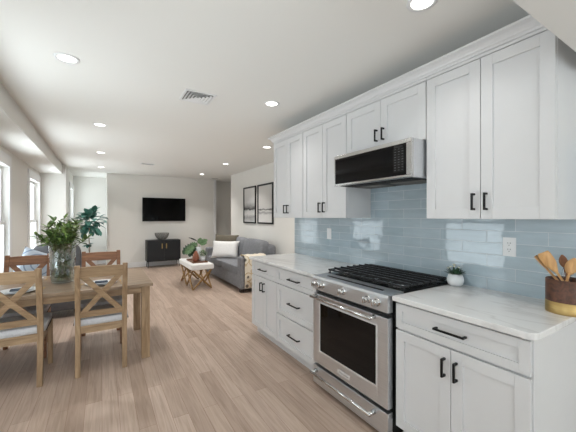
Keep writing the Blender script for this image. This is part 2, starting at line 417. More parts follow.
def link(name, bm, m, parent=None, loc=None, bevel=0.0, smooth=False, seg=2):
    bmesh.ops.recalc_face_normals(bm, faces=bm.faces[:])
    me = bpy.data.meshes.new(name)
    if smooth:
        for f in bm.faces: f.smooth = True
    bm.to_mesh(me); bm.free()
    o = bpy.data.objects.new(name, me); COL.objects.link(o)
    if m is not None: me.materials.append(m)
    if parent is not None: o.parent = parent
    if loc is not None: o.location = loc
    if bevel > 0:
        b = o.modifiers.new('bevel', 'BEVEL'); b.width = bevel; b.segments = seg; b.limit_method = 'ANGLE'; b.angle_limit = 0.6
    return o
def part(name, fn, m, parent, **k):
    bm = bmesh.new(); fn(bm); return link(name, bm, m, parent, **k)
def thing(name, label, cat, loc=(0, 0, 0), rz=0.0, group=None):
    o = bpy.data.objects.new(name, None); COL.objects.link(o); o.location = loc; o.rotation_euler = (0, 0, rz)
    o.empty_display_size = 0.1
    o['label'] = label; o['category'] = cat
    if group: o['group'] = group
    return o
def tag(o, label, cat, group=None):
    o['label'] = label; o['category'] = cat
    if group: o['group'] = group
    return o
def struct(name, fn, m, parent=None, **k):
    o = part(name, fn, m, parent, **k)
    if parent is None: o['kind'] = 'structure'
    return o
def dup(root, loc, rz=None, label=None, group=None):
    r = root.copy(); COL.objects.link(r); r.location = loc
    if rz is not None: r.rotation_euler = (0, 0, rz)
    if label: r['label'] = label
    if group: r['group'] = group
    for ch in list(root.children):
        c = ch.copy(); COL.objects.link(c); c.parent = r
        for g in ch.children:
            d = g.copy(); COL.objects.link(d); d.parent = c
    return r

# ------------------------------------------------------------------ room shell
XW = 2.20          # kitchen wall
CZ = 2.55          # ceiling
Y0 = -2.70
struct('floor', lambda b: box(b, -1.35, 4.9, Y0 - 0.15, 10.75, -0.1, 0), M['floor'])
struct('ceiling', lambda b: (box(b, -0.70, 4.9, Y0 - 0.15, 10.75, CZ, CZ + 0.12), box(b, -0.82, -0.70, Y0 - 0.15, 10.75, CZ + 0.035, CZ + 0.12)), M['ceil'])
struct('ceiling_bay', lambda b: box(b, -1.35, -0.76, Y0 - 0.15, 8.5, 2.36, CZ + 0.12), M['ceil'])
struct('ceiling_bulkhead', lambda b: box(b, 0.75, XW, Y0, 0.484, 2.15, CZ), M['soffit'])
def wall_holes(b, x0, x1, ya, yb, holes, z0=0.5, z1=2.12, top=CZ):
    cuts = []; y = ya
    for h0, h1 in holes:
        box(b, x0, x1, y, h0, 0, top); box(b, x0, x1, h0, h1, 0, z0); box(b, x0, x1, h0, h1, z1, top); y = h1
    box(b, x0, x1, y, yb, 0, top)
HW = 0.53
struct('wall_left', lambda b: (wall_holes(b, -1.32, -1.16, Y0 - 0.15, 8.5, [(y - HW, y + HW) for y in WIN_Y], top=2.36),
                               box(b, -1.32, -0.70, 8.5, 8.62, 0, CZ + 0.02),
                               wall_holes(b, -0.86, -0.70, 8.62, 10.6, [(9.46, 10.28)], top=CZ + 0.02)), M['wall'])
struct('wall_back', lambda b: (box(b, 0.11, 3.06, 9.30, 10.70, 0, CZ), box(b, -0.86, 0.11, 10.50, 10.70, 0, CZ), box(b, 3.06, 4.9, 9.60, 10.70, 0, CZ)), M['wall'])
struct('wall_right', lambda b: (box(b, 3.08, 3.20, 3.40, 8.05, 0, CZ), box(b, 3.20, 4.9, 7.93, 8.05, 0, CZ), box(b, 4.78, 4.9, 8.05, 9.60, 0, CZ)), M['wall'])
struct('wall_kitchen', lambda b: box(b, XW, 3.20, Y0, 3.40, 0, CZ), M['wall'])
def front_wall(b):  # unseen wall; its wide opening is added for fill light
    box(b, -1.16, -1.12, Y0 - 0.15, Y0, 0, CZ); box(b, 1.90, XW + 1, Y0 - 0.15, Y0, 0, CZ); box(b, -1.12, 1.90, Y0 - 0.15, Y0, 2.34, CZ); box(b, -1.12, 1.90, Y0 - 0.15, Y0, 0, 0.25)
struct('wall_front', front_wall, M['wall'])
struct('wall_backsplash', lambda b: box(b, XW - 0.008, XW, 0.50, 3.39, 0.914, 1.80), M['tile'])
struct('trim_1', lambda b: box(b, 2.985, 3.065, 9.288, 9.30, 0, CZ), M['trim'])
BH = 0.14
struct('baseboard_back', lambda b: (box(b, 0.10, 2.985, 9.286, 9.30, 0, BH), box(b, -0.70, 0.10, 10.486, 10.50, 0, BH), box(b, 0.096, 0.11, 9.286, 10.49, 0, BH), box(b, 3.065, 4.78, 9.586, 9.60, 0, BH)), M['trim'], bevel=0.004)
struct('baseboard_right', lambda b: (box(b, 3.066, 3.08, 3.40, 8.05, 0, BH), box(b, 3.08, 4.78, 8.05, 8.064, 0, BH)), M['trim'], bevel=0.004)
struct('baseboard_left', lambda b: (box(b, -1.16, -1.146, Y0, 8.5, 0, BH), box(b, -1.16, -0.70, 8.486, 8.5, 0, BH), box(b, -0.70, -0.686, 8.486, 10.49, 0, BH)), M['trim'], bevel=0.004)

def window(name, x, yc, hw, z0, z1, depth=0.16):
    """casing on the room side; x is the wall's room face, room towards +X"""
    def cas(b):
        w = 0.10
        box(b, x, x + 0.02, yc - hw - w, yc - hw, z0 - 0.02, z1 + 0.16)
        box(b, x, x + 0.02, yc + hw, yc + hw + w, z0 - 0.02, z1 + 0.16)
        box(b, x, x + 0.024, yc - hw, yc + hw, z1, z1 + 0.16)
        box(b, x, x + 0.02, yc - hw, yc + hw, z0 - 0.12, z0 - 0.02)
    o = struct(name, cas, M['trim'], bevel=0.003)
    def sash(b):
        xs = x - 0.10; f = 0.045; zm = (z0 + z1) / 2
        for (a, c, e) in ((z0, zm + 0.02, xs + 0.035), (zm - 0.02, z1, xs)):
            box(b, e, e + 0.03, yc - hw, yc - hw + f, a, c); box(b, e, e + 0.03, yc + hw - f, yc + hw, a, c)
            box(b, e, e + 0.03, yc - hw + f, yc + hw - f, a, a + f); box(b, e, e + 0.03, yc - hw + f, yc + hw - f, c - f, c)
    part('window_sash', sash, M['trim'], o, bevel=0.002)
    part('window_pane', lambda b: (box(b, x - 0.053, x - 0.049, yc - hw + 0.04, yc + hw - 0.04, z0 + 0.04, (z0 + z1) / 2), box(b, x - 0.087, x - 0.083, yc - hw + 0.04, yc + hw - 0.04, (z0 + z1) / 2, z1 - 0.04)), M['glass'], o)
    part('window_sill', lambda b: box(b, x - 0.05, x + 0.05, yc - hw - 0.12, yc + hw + 0.12, z0 - 0.02, z0 + 0.005), M['trim'], o, bevel=0.004)
    return o
for i, wy in enumerate(WIN_Y):
    window('window_%d' % (i + 1), -1.16, wy, HW, 0.50, 2.12)
window('window_5', -0.70, 9.87, 0.41, 0.50, 2.12)
def fill_win(b):
    for x in (-1.12, -0.13, 0.86, 1.84): box(b, x, x + 0.06, Y0 - 0.1, Y0 - 0.04, 0.25, 2.34)
    for (z0, z1) in ((0.25, 0.31), (2.28, 2.34)):
        for x in (-1.06, -0.07, 0.92): box(b, x, x + 0.93, Y0 - 0.1, Y0 - 0.04, z0, z1)
fill_win_o = struct('window_6', fill_win, M['trim'])  # unseen glazing behind the camera, added to fill the room with light
for x in (-1.06, -0.07, 0.92):
    part('window_pane', lambda b: box(b, x, x + 0.93, Y0 - 0.075, Y0 - 0.07, 0.31, 2.28), M['glass'], fill_win_o)

# ------------------------------------------------------------------ ceiling lights
LAB = 'round recessed ceiling light '
lights = [((-0.217, 2.71), 'nearest in the left row, above the table edge'),
          ((-0.02, 4.45), 'in the left row, second from the camera'),
          ((-0.02, 6.38), 'in the left row, third from the camera'),
          ((-0.02, 8.25), 'in the left row, last before the far recess'),
          ((1.46, 1.00), 'cut by the top picture edge'),
          ((1.47, 2.705), 'between the ceiling vent and the crown molding'),
          ((2.325, 4.44), 'just left of the far end of the wall cabinets'),
          ((2.30, 6.33), 'above the sofa, second of the right row beyond the cabinets'),
          ((2.305, 8.18), 'farthest in the right row, above the television side')]
extra = [((-0.2, 0.9), 'left and behind the camera'), ((-0.2, -1.2), 'over the left of the room behind the camera')]
dl = thing('recessed_light', LAB + lights[0][1], 'ceiling light', (0, 0, 0), 0, 'recessed ceiling lights')
part('trim_ring', lambda b: lathe(b, [(0.056, -0.002), (0.058, -0.006), (0.078, -0.004), (0.080, 0.0), (0.056, 0.0)], n=36, cap=False), M['trim'], dl, smooth=True)
part('lens', lambda b: lathe(b, [(0.0001, -0.0025), (0.056, -0.0025), (0.057, 0)], n=36, cap=False), M['lamp'], dl)
for i, ((x, y), t) in enumerate(lights + extra):
    if i == 0: r = dl; r.location = (x, y, CZ)
    else: r = dup(dl, (x, y, CZ), 0, LAB + t)
    ld = bpy.data.lights.new('downlight_beam', 'AREA'); ld.shape = 'DISK'; ld.size = 0.10; ld.energy = 2.6 if y < 4 else 14.0; ld.spread = 1.9; ld.color = (1.0, 0.98, 0.95)
    lo = bpy.data.objects.new('downlight_beam', ld); COL.objects.link(lo); lo.location = (x, y, CZ - 0.012)

def ceiling_vent(x0, x1, y0, y1, label):
    t = thing('ceiling_vent', label, 'vent', ((x0 + x1) / 2, (y0 + y1) / 2, CZ), 0, 'air vents in the ceiling')
    hx, hy = (x1 - x0) / 2, (y1 - y0) / 2; f = 0.022
    def fr(b):
        box(b, -hx, hx, -hy, -hy + f, -0.008, 0); box(b, -hx, hx, hy - f, hy, -0.008, 0)
        box(b, -hx, -hx + f, -hy + f, hy - f, -0.008, 0); box(b, hx - f, hx, -hy + f, hy - f, -0.008, 0)
    part('frame', fr, M['trim'], t, bevel=0.002)
    part('backing', lambda b: box(b, -hx + f, hx - f, -hy + f, hy - f, -0.0015, 0), M['vent'], t)
    return t, hx, hy, f
t, hx, hy, f = ceiling_vent(0.64, 0.93, 2.79, 3.08, 'square white louvred ceiling vent in front of the wall cabinets')
def louv(b):
    # four-way diffuser: nested tilted rings
    for k in range(4):
        a = 0.105 - k * 0.028
        for s in (-1, 1):
            R = Matrix.Rotation(s * 0.45, 3, 'Y'); obox(b, (s * a, 0, -0.007), (0.020, 2 * a, 0.0025), R)
            R = Matrix.Rotation(-s * 0.45, 3, 'X'); obox(b, (0, s * a, -0.007), (2 * a, 0.020, 0.0025), R)
part('louvres', louv, M['trim'], t)
t, hx, hy, f = ceiling_vent(0.71, 0.99, 7.16, 7.32, 'small narrow ceiling vent farther off, above the television side of the living area')
def slats(b):
    for k in range(4): obox(b, (0, -0.045 + k * 0.03, -0.006), (0.24, 0.016, 0.002), Matrix.Rotation(0.6, 3, 'X'))
part('louvres', slats, M['trim'], t)
t, hx, hy, f = ceiling_vent(2.78, 3.04, 8.86, 9.02, 'small dark ceiling vent in the far right corner by the hallway opening')

# ------------------------------------------------------------------ cabinets
def shaker(b, xf, y0, y1, z0, z1, w=0.058, th=0.02):
    """five-piece door facing -X with its face at xf"""
    x1 = xf + th
    box(b, xf, x1, y0, y0 + w, z0, z1); box(b, xf, x1, y1 - w, y1, z0, z1)
    box(b, xf, x1, y0 + w, y1 - w, z0, z0 + w); box(b, xf, x1, y0 + w, y1 - w, z1 - w, z1)
    box(b, xf + 0.010, x1 - 0.002, y0 + w - 0.002, y1 - w + 0.002, z0 + w - 0.002, z1 - w + 0.002)
def pull(parent, x, a, c, length, vertical):
    """black bar pull with two posts; a,c = y,z centre"""
    def f(b):
        h = length / 2; s = 0.0055
        if vertical:
            box(b, x - 0.034, x - 0.024, a - s, a + s, c - h, c + h)
            for k in (-1, 1): zc = c + k * (h - 0.006); box(b, x - 0.026, x + 0.001, a - s, a + s, zc - 0.006, zc + 0.006)
        else:
            box(b, x - 0.034, x - 0.024, a - h, a + h, c - s, c + s)
            for k in (-1, 1): yc = a + k * (h - 0.006); box(b, x - 0.026, x + 0.001, yc - 0.006, yc + 0.006, c - s, c + s)
    part('handle', f, M['black'], parent, bevel=0.0015)
XB = 1.545; G = 0.0018
def base_cab(y0, y1, label, layout):
    t = thing('base_cabinet', label, 'cabinet', (XB, (y0 + y1) / 2, 0))
    ox, oy = XB, (y0 + y1) / 2
    t.location = (0, 0, 0)
    part('carcass', lambda b: box(b, XB + 0.021, XW - 0.01, y0, y1, 0.105, 0.883), M['cab'], t, bevel=0.001)
    part('toe_kick', lambda b: box(b, XB + 0.075, XB + 0.09, y0, y1, 0, 0.105), M['cab'], t)
    if layout == 'end':
        part('side_panel', lambda b: box(b, XB + 0.02, XW - 0.01, y0 - 0.004, y0, 0.0, 0.883), M['cab'], t)
    ya, yb = y0 + G, y1 - G
    if layout in ('doors', 'end'):
        d = part('drawer', lambda b: shaker(b, XB, ya, yb, 0.718, 0.868, w=0.042), M['cab'], t, bevel=0.0012)
        pull(d, XB, (ya + yb) / 2, 0.797, 0.165, False)
        m = (ya + yb) / 2
        for s, (p, q) in ((1, (ya, m - G)), (-1, (m + G, yb))):
            d = part('door', lambda b: shaker(b, XB, p, q, 0.112, 0.706), M['cab'], t, bevel=0.0012)
            pull(d, XB, m - s * 0.032, 0.605, 0.098, True)
    else:
        for (za, zb, w) in ((0.718, 0.868, 0.042), (0.412, 0.706, 0.052), (0.112, 0.400, 0.052)):
            d = part('drawer', lambda b: shaker(b, XB, ya, yb, za, zb, w=w), M['cab'], t, bevel=0.0012)
            pull(d, XB, (ya + yb) / 2, (za + zb) / 2 , 0.185, False)
    return t
base_cab(2.733, 3.345, 'white shaker base cabinet at the far end of the run, one drawer over two doors', 'doors')
base_cab(2.055, 2.729, 'white shaker base cabinet with three stacked drawers left of the stove', 'drawers')
base_cab(0.549, 1.240, 'large white base cabinet right of the stove, wide drawer over two doors', 'end')

def counter(y0, y1, label, rounded):
    b = bmesh.new(); z0, z1 = 0.884, 0.914; x0, x1 = 1.515, XW - 0.0005
    pts = [(x1, y0), (x1, y1), (x0, y1)]
    r = 0.045
    if rounded:
        pts += [(x0 + r - r * math.cos(a), y0 + r - r * math.sin(a)) for a in [PI / 2 * k / 8 for k in range(9)]]
    else: pts += [(x0, y0)]
    lo = [b.verts.new((x, y, z0)) for x, y in pts]; hi = [b.verts.new((x, y, z1)) for x, y in pts]
    b.faces.new(lo[::-1]); b.faces.new(hi)
    for i in range(len(pts)):
        j = (i + 1) % len(pts); b.faces.new((lo[i], lo[j], hi[j], hi[i]))
    tag(link('countertop', b, M['quartz'], bevel=0.004, seg=3), label, 'countertop')
counter(2.052, 3.362, 'white quartz countertop of the far run, left of the stove', False)
counter(0.520, 1.243, 'white quartz countertop with rounded corner, under the utensil crock', True)

XU = 1.876
def wall_cab(y0, y1, z0, label, hz, hl, end=None):
    t = thing('wall_cabinet', label, 'cabinet')
    part('carcass', lambda b: box(b, XU + 0.021, XW - 0.001, y0, y1, z0 - 0.002, 2.345), M['cab'], t, bevel=0.001)
    m = (y0 + y1) / 2
    part('top_rail', lambda b: box(b, XU + 0.001, XU + 0.021, y0, y1, 2.327, 2.375), M['cab'], t)
    for s, (p, q) in ((1, (y0 + G, m - G)), (-1, (m + G, y1 - G))):
        d = part('door', lambda b: shaker(b, XU, p, q, z0, 2.322, w=0.062), M['cab'], t, bevel=0.0012)
        pull(d, XU, m - s * 0.034, hz, hl, True)
    return t
wall_cab(2.737, 3.400, 1.387, 'white two-door wall cabinet at the far left end, beside the framed prints', 1.487, 0.10)
wall_cab(2.047, 2.733, 1.387, 'white two-door wall cabinet between the far end cabinet and the microwave', 1.490, 0.10)
wall_cab(1.258, 2.043, 1.930, 'short white two-door wall cabinet directly above the microwave', 2.045, 0.095)
wall_cab(0.566, 1.254, 1.387, 'tall white two-door wall cabinet right of the microwave, over the power outlet', 1.487, 0.10)

def crown(b):
    prof = [(0.0, 2.345), (0.008, 2.345), (0.010, 2.357), (0.018, 2.362), (0.022, 2.372), (0.034, 2.386), (0.046, 2.392), (0.050, 2.396), (0.055, 2.396), (0.056, 2.408), (-0.02, 2.408)]
    path = [((XU, 0.562), (-1, 0)), ((XU, 3.402), (-1, 1)), ((XW, 3.402), (0, 1))]
    rows = []
    for (x, y), (nx, ny) in path:
        rows.append([b.verts.new((x + nx * p, y + ny * p, z)) for p, z in prof])
    for i in range(2):
        for k in range(len(prof)):
            j = (k + 1) % len(prof); b.faces.new((rows[i][k], rows[i][j], rows[i + 1][j], rows[i + 1][k]))
    b.faces.new(rows[0]); b.faces.new(rows[-1][::-1])
tag(part('crown_molding', crown, M['cab'], None), 'white stepped crown molding running along the top of the wall cabinets', 'molding')

# ------------------------------------------------------------------ microwave
t = thing('microwave', 'low stainless over-the-range microwave with black glass front', 'microwave')
ma, mb, mz0, mz1, mx = 1.264, 2.038, 1.664, 1.922, 1.731
part('body', lambda b: box(b, mx + 0.028, XW - 0.01, ma + 0.002, mb - 0.002, mz0, mz1), M['steel'], t, bevel=0.002)
def mwdoor(b):
    box(b, mx, mx + 0.027, ma, mb, mz1 - 0.028, mz1); box(b, mx, mx + 0.027, ma, mb, mz0, mz0 + 0.016)
    box(b, mx, mx + 0.027, ma, ma + 0.040, mz0 + 0.016, mz1 - 0.028); box(b, mx, mx + 0.027, mb - 0.010, mb, mz0 + 0.016, mz1 - 0.028)
    box(b, mx + 0.01, mx + 0.027, ma + 0.03, mb - 0.008, mz0 + 0.012, mz1 - 0.02)
d = part('door', mwdoor, M['steel2'], t, bevel=0.002)
part('glass_front', lambda b: box(b, mx + 0.002, mx + 0.010, ma + 0.041, mb - 0.011, mz0 + 0.017, mz1 - 0.029), M['blackglass'], d)
def keys(b):
    box(b, mx + 0.0012, mx + 0.002, ma + 0.060, ma + 0.15, mz1 - 0.218, mz1 - 0.056)
k = part('keypad', keys, M['keys'], d)
part('display', lambda b: box(b, mx + 0.0012, mx + 0.002, ma + 0.07, ma + 0.14, mz1 - 0.050, mz1 - 0.036), M['slot'], d)
part('vent_grille', lambda b: [box(b, mx + 0.05 + i * 0.014, mx + 0.058 + i * 0.014, ma + 0.05, mb - 0.05, mz0 - 0.006, mz0 - 0.0005) for i in range(9)] + [box(b, mx + 0.045, XW - 0.06, ma + 0.03, mb - 0.03, mz0 - 0.003, mz0 - 0.0002)], M['void'], t)
part('filter', lambda b: [box(b, 1.93, 2.12, y, y + 0.28, mz0 - 0.008, mz0 - 0.003) for y in (1.32, 1.70)], M['vent'], t)

# ------------------------------------------------------------------ range
t = thing('gas_range', 'stainless steel slide-in gas stove with five knobs and black grates', 'stove')
ra, rb, rx = 1.262, 2.034, 1.500
part('body', lambda b: box(b, rx + 0.045, XW - 0.012, ra + 0.004, rb - 0.004, 0.02, 0.900), M['void'], t)
def panel(b):
    pr = [(rx, 0.800), (rx - 0.004, 0.892), (rx + 0.004, 0.910), (rx + 0.150, 0.917), (rx + 0.150, 0.890), (rx + 0.045, 0.880), (rx + 0.045, 0.800)]
    A = [b.verts.new((x, ra, z)) for x, z in pr]; B = [b.verts.new((x, rb, z)) for x, z in pr]
    b.faces.new(A); b.faces.new(B[::-1])
    for i in range(len(pr)): j = (i + 1) % len(pr); b.faces.new((A[i], A[j], B[j], B[i]))
part('control_panel', panel, M['steel'], t, bevel=0.0015)
part('vent_slot', lambda b: box(b, rx + 0.065, rx + 0.085, ra + 0.10, rb - 0.10, 0.9135, 0.9165), M['void'], t)
part('cooktop', lambda b: box(b, rx + 0.148, XW - 0.012, ra + 0.001, rb - 0.001, 0.893, 0.920), M['enamel'], t, bevel=0.003)
def door_panel(b):
    x0, x1 = rx, rx + 0.044; z0, z1 = 0.203, 0.768
    wa, wb, wz0, wz1 = ra + 0.085, rb - 0.080, 0.305, 0.708
    box(b, x0, x1, ra, wa, z0, z1); box(b, x0, x1, wb, rb, z0, z1); box(b, x0, x1, wa, wb, z0, wz0); box(b, x0, x1, wa, wb, wz1, z1)
d = part('oven_door', door_panel, M['steel'], t, bevel=0.002)
part('window_bezel', lambda b: (box(b, rx - 0.002, rx + 0.006, 1.347, 1.357, 0.305, 0.708), box(b, rx - 0.002, rx + 0.006, 1.944, 1.954, 0.305, 0.708), box(b, rx - 0.002, rx + 0.006, 1.357, 1.944, 0.305, 0.314), box(b, rx - 0.002, rx + 0.006, 1.357, 1.944, 0.699, 0.708)), M['badge'], d)
part('oven_window', lambda b: box(b, rx + 0.004, rx + 0.012, 1.355, 1.946, 0.312, 0.701), M['blackglass'], d)
def hnd(z, y0, y1):
    def f(b):
        tube(b, [(rx - 0.052, y0, z), (rx - 0.052, y1, z)], 0.0115, 14)
        for y in (y0 + 0.012, y1 - 0.012):
            tube(b, [(rx - 0.052, y, z), (rx + 0.001, y, z)], [0.013, 0.016], 12)
    return f
part('door_handle', hnd(0.752, 1.36, 2.0), M['steel2'], d, smooth=True)
part('badge', lambda b: box(b, rx - 0.002, rx, 1.600, 1.725, 0.232, 0.264), M['badge'], d, bevel=0.001)
part('badge_mark', lambda b: [box(b, rx - 0.0026, rx - 0.0019, 1.612 + i * 0.0105, 1.618 + i * 0.0105, 0.243, 0.252) for i in range(10)], M['vent'], d)
d = part('storage_drawer', lambda b: box(b, rx, rx + 0.044, ra, rb, 0.030, 0.178), M['steel'], t, bevel=0.002)
part('drawer_handle', hnd(0.138, 1.36, 2.0), M['steel2'], d, smooth=True)
def knob(y):
    k = bmesh.new()
    lathe(k, [(0.028, 0.0), (0.028, -0.006), (0.022, -0.010), (0.021, -0.034), (0.018, -0.038)], n=24, axis='X')
    box(k, -0.050, -0.030, -0.006, 0.006, -0.021, 0.021)
    return link('knob', k, M['steel2'], t, loc=(rx - 0.0015, y, 0.855), bevel=0.001, smooth=True)
for y in (1.985, 1.905, 1.665, 1.425, 1.345): knob(y)
gy = [ra + 0.004, ra + 0.258, ra + 0.514, rb - 0.004]
for gi in range(3):
    def grate(b):
        y0, y1 = gy[gi] + 0.002, gy[gi + 1] - 0.002; x0, x1 = rx + 0.155, XW - 0.03; w = 0.010; zt, zb = 0.952, 0.938
        for (p, q, r_, s_) in ((x0, x1, y0, y0 + w), (x0, x1, y1 - w, y1), (x0, x0 + w, y0, y1), (x1 - w, x1, y0, y1), (x0, x1, (y0 + y1) / 2 - w / 2, (y0 + y1) / 2 + w / 2)):
            box(b, p, q, r_, s_, zb, zt)
        n = 7
        for i in range(1, n):
            xx = x0 + (x1 - x0) * i / n; box(b, xx - w / 2, xx + w / 2, y0 - 0.004, y1 + 0.004, zb + 0.001, zt + 0.008)
        for xx in (x0 + 0.01, (x0 + x1) / 2, x1 - 0.02):
            for yy in (y0 + 0.001, y1 - w - 0.001): box(b, xx, xx + w, yy, yy + w, 0.920, zb)
    part('grate', grate, M['iron'], t, bevel=0.002)
for (bx, by, r) in ((1.78, 1.39, 0.045), (2.03, 1.39, 0.036), (1.90, 1.648, 0.055), (1.78, 1.906, 0.040), (2.03, 1.906, 0.036)):
    bb = part('burner', lambda b: lathe(b, [(r + 0.012, 0.9205), (r + 0.010, 0.926), (r, 0.927), (r, 0.932)], (bx, by, 0), 28), M['steel2'], t)
    part('burner_cap', lambda b: lathe(b, [(r * 0.95, 0.932), (r * 0.95, 0.937), (r * 0.8, 0.9375)], (bx, by, 0), 28), M['iron'], bb)

# ------------------------------------------------------------------ wall plates
t = thing('power_outlet', 'white double power outlet on the blue tiles right of the potted succulent', 'outlet', (XW - 0.0085, 0.890, 1.208))
part('plate', lambda b: box(b, -0.006, 0, -0.037, 0.037, -0.060, 0.060), M['plastic'], t, bevel=0.002)
for s in (-1, 1):
    o = part('socket', lambda b: lathe(b, [(0.0165, -0.0061), (0.0165, -0.0075)], (0, 0, s * 0.0195), 20, axis='X'), M['plastic'], t)
    part('slots', lambda b: (box(b, -0.0082, -0.0074, -0.0075, -0.0050, s * 0.0195, s * 0.0195 + 0.009), box(b, -0.0082, -0.0074, 0.0050, 0.0075, s * 0.0195, s * 0.0195 + 0.009), box(b, -0.0082, -0.0074, -0.0022, 0.0022, s * 0.0195 - 0.010, s * 0.0195 - 0.006)), M['slot'], o)
t = thing('light_switch', 'white light switch plate on the blue tiles left of the stove', 'switch', (XW - 0.0085, 2.665, 1.205))
part('plate', lambda b: box(b, -0.006, 0, -0.038, 0.038, -0.062, 0.062), M['plastic'], t, bevel=0.002)
part('rocker', lambda b: box(b, -0.010, -0.005, -0.016, 0.016, -0.033, 0.033), M['plastic'], t, bevel=0.002)

# ------------------------------------------------------------------ things on the counter
t = thing('utensil_crock', 'round dark wood utensil crock with brass base band on the counter', 'crock', (2.012, 0.563, 0.914))
R_ = 0.085
part('wooden_wall', lambda b: lathe(b, [(R_, 0.058), (R_, 0.166), (R_ - 0.002, 0.168), (R_ - 0.009, 0.168), (R_ - 0.010, 0.060), (0.0001, 0.058)], n=48, cap=False), M['walnut'], t, smooth=True)
part('brass_band', lambda b: lathe(b, [(0.0001, 0.0), (R_ + 0.001, 0.0), (R_ + 0.0015, 0.002), (R_ + 0.0015, 0.057), (R_ - 0.002, 0.059)], n=48, cap=False), M['gold'], t, smooth=True)
def paddle(name, label, base, tip, w, l, m, spoon=False, roll=0.0):
    t = thing(name, label, 'utensil')
    base, tip = Vector(base), Vector(tip); d = (tip - base).normalized()
    view = Vector((-0.9, -0.35, 0)); n = (view - d * view.dot(d)).normalized(); s = d.cross(n)
    n, s = n * math.cos(roll) + s * math.sin(roll), s * math.cos(roll) - n * math.sin(roll)
    hs = tip - d * l
    part('handle', lambda b: tube(b, [base, hs + d * 0.01], [0.006, 0.006], 8), m, t, smooth=True)
    def blade(b):
        rows = []; K = 10
        for i in range(K + 1):
            u = i / K
            hw = w / 2 * (0.25 + 0.75 * min(1, u * 2.2)) if not spoon else w / 2 * max(0.22 if u < 0.2 else 0.0, math.sin(PI * min(1, 0.08 + u * 0.92)) ** 0.7)
            if not spoon and u > 0.9: hw *= 0.85
            hw = max(hw, 0.003); th = 0.003
            c = hs + d * l * u; dip = (-0.010 * math.sin(PI * u) if spoon else 0)
            rows.append([b.verts.new(c - s * hw + n * th), b.verts.new(c + n * (th + dip)), b.verts.new(c + s * hw + n * th), b.verts.new(c + s * hw - n * th), b.verts.new(c + n * (-th + dip)), b.verts.new(c - s * hw - n * th)])
        for i in range(K):
            for k in range(6): b.faces.new((rows[i][k], rows[i][(k + 1) % 6], rows[i + 1][(k + 1) % 6], rows[i + 1][k]))
        b.faces.new(rows[0][::-1]); b.faces.new(rows[-1])
    part('blade' if not spoon else 'bowl', blade, m, t, smooth=True)
cx, cy, cz = 2.012, 0.563, 0.980
paddle('wooden_spatula', 'pale wooden spatula with wide flat blade, front left in the crock', (cx + 0.02, cy - 0.03, cz), (cx - 0.045, cy + 0.085, 1.212), 0.054, 0.115, M['spoon'])
paddle('wooden_spatula', 'slim pale wooden spatula leaning farthest left in the crock', (cx + 0.03, cy - 0.02, cz), (cx - 0.02, cy + 0.125, 1.188), 0.022, 0.09, M['spoon'], roll=0.9)
paddle('wooden_spoon', 'brown wooden spoon in the middle of the utensil crock', (cx - 0.01, cy - 0.02, cz), (cx + 0.035, cy + 0.030, 1.200), 0.036, 0.065, M['spoond'], spoon=True)
paddle('wooden_spoon', 'pale wooden spoon with large oval bowl, right in the utensil crock', (cx - 0.02, cy + 0.02, cz), (cx + 0.005, cy - 0.028, 1.192), 0.052, 0.085, M['spoon'], spoon=True)
t = thing('wire_whisk', 'steel wire whisk standing between the spoons in the crock', 'utensil')
def whisk(b):
    c0 = Vector((cx + 0.015, cy + 0.005, 1.06))
    for k in range(6):
        a = PI * k / 6; pts = []
        for i in range(11):
            u = -1 + 2 * i / 10; r = 0.020 * math.sin(PI / 2 * u * 1.0); h = 0.085 * (1 - u * u) ** 0.5
            pts.append(c0 + Vector((r * math.cos(a), r * math.sin(a), h)))
        tube(b, pts, 0.0011, 5)
part('wires', whisk, M['wire'], t)
part('handle', lambda b: tube(b, [(cx + 0.013, cy + 0.0, 0.98), (cx + 0.015, cy + 0.005, 1.065)], 0.005, 10), M['wire'], t, smooth=True)

t = thing('potted_succulent', 'small white round pot with cream flowers on the counter right of the stove', 'plant', (2.105, 1.185, 0.914))
part('pot', lambda b: lathe(b, [(0.0001, 0), (0.030, 0.0), (0.046, 0.014), (0.054, 0.036), (0.053, 0.054), (0.044, 0.078), (0.038, 0.086), (0.035, 0.086), (0.036, 0.078), (0.0001, 0.076)], n=36, cap=False), M['ceramic'], t, smooth=True)
def succ(b):
    for i in range(60):
        a = random.uniform(0, 2 * PI); el = random.uniform(0.25, 1.35)
        leaf(b, (0.018 * math.cos(a), 0.018 * math.sin(a), 0.078), (math.cos(a) * math.cos(el), math.sin(a) * math.cos(el), math.sin(el)), random.uniform(0.045, 0.07), 0.014, curl=0.1, seg=3)
part('foliage', succ, M['mleaf'], t)
def flw(b):
    for (x, y, z) in ((-0.02, 0.022, 0.128), (-0.028, -0.008, 0.134), (0.0, -0.026, 0.126), (0.01, 0.018, 0.140), (-0.008, 0.002, 0.142), (-0.03, 0.034, 0.118)):
        for k in range(6):
            a = 2 * PI * k / 6; leaf(b, (x, y, z), (math.cos(a), math.sin(a), 0.7), 0.016, 0.011, curl=-0.2, seg=2)
part('flowers', flw, M['petal'], t)

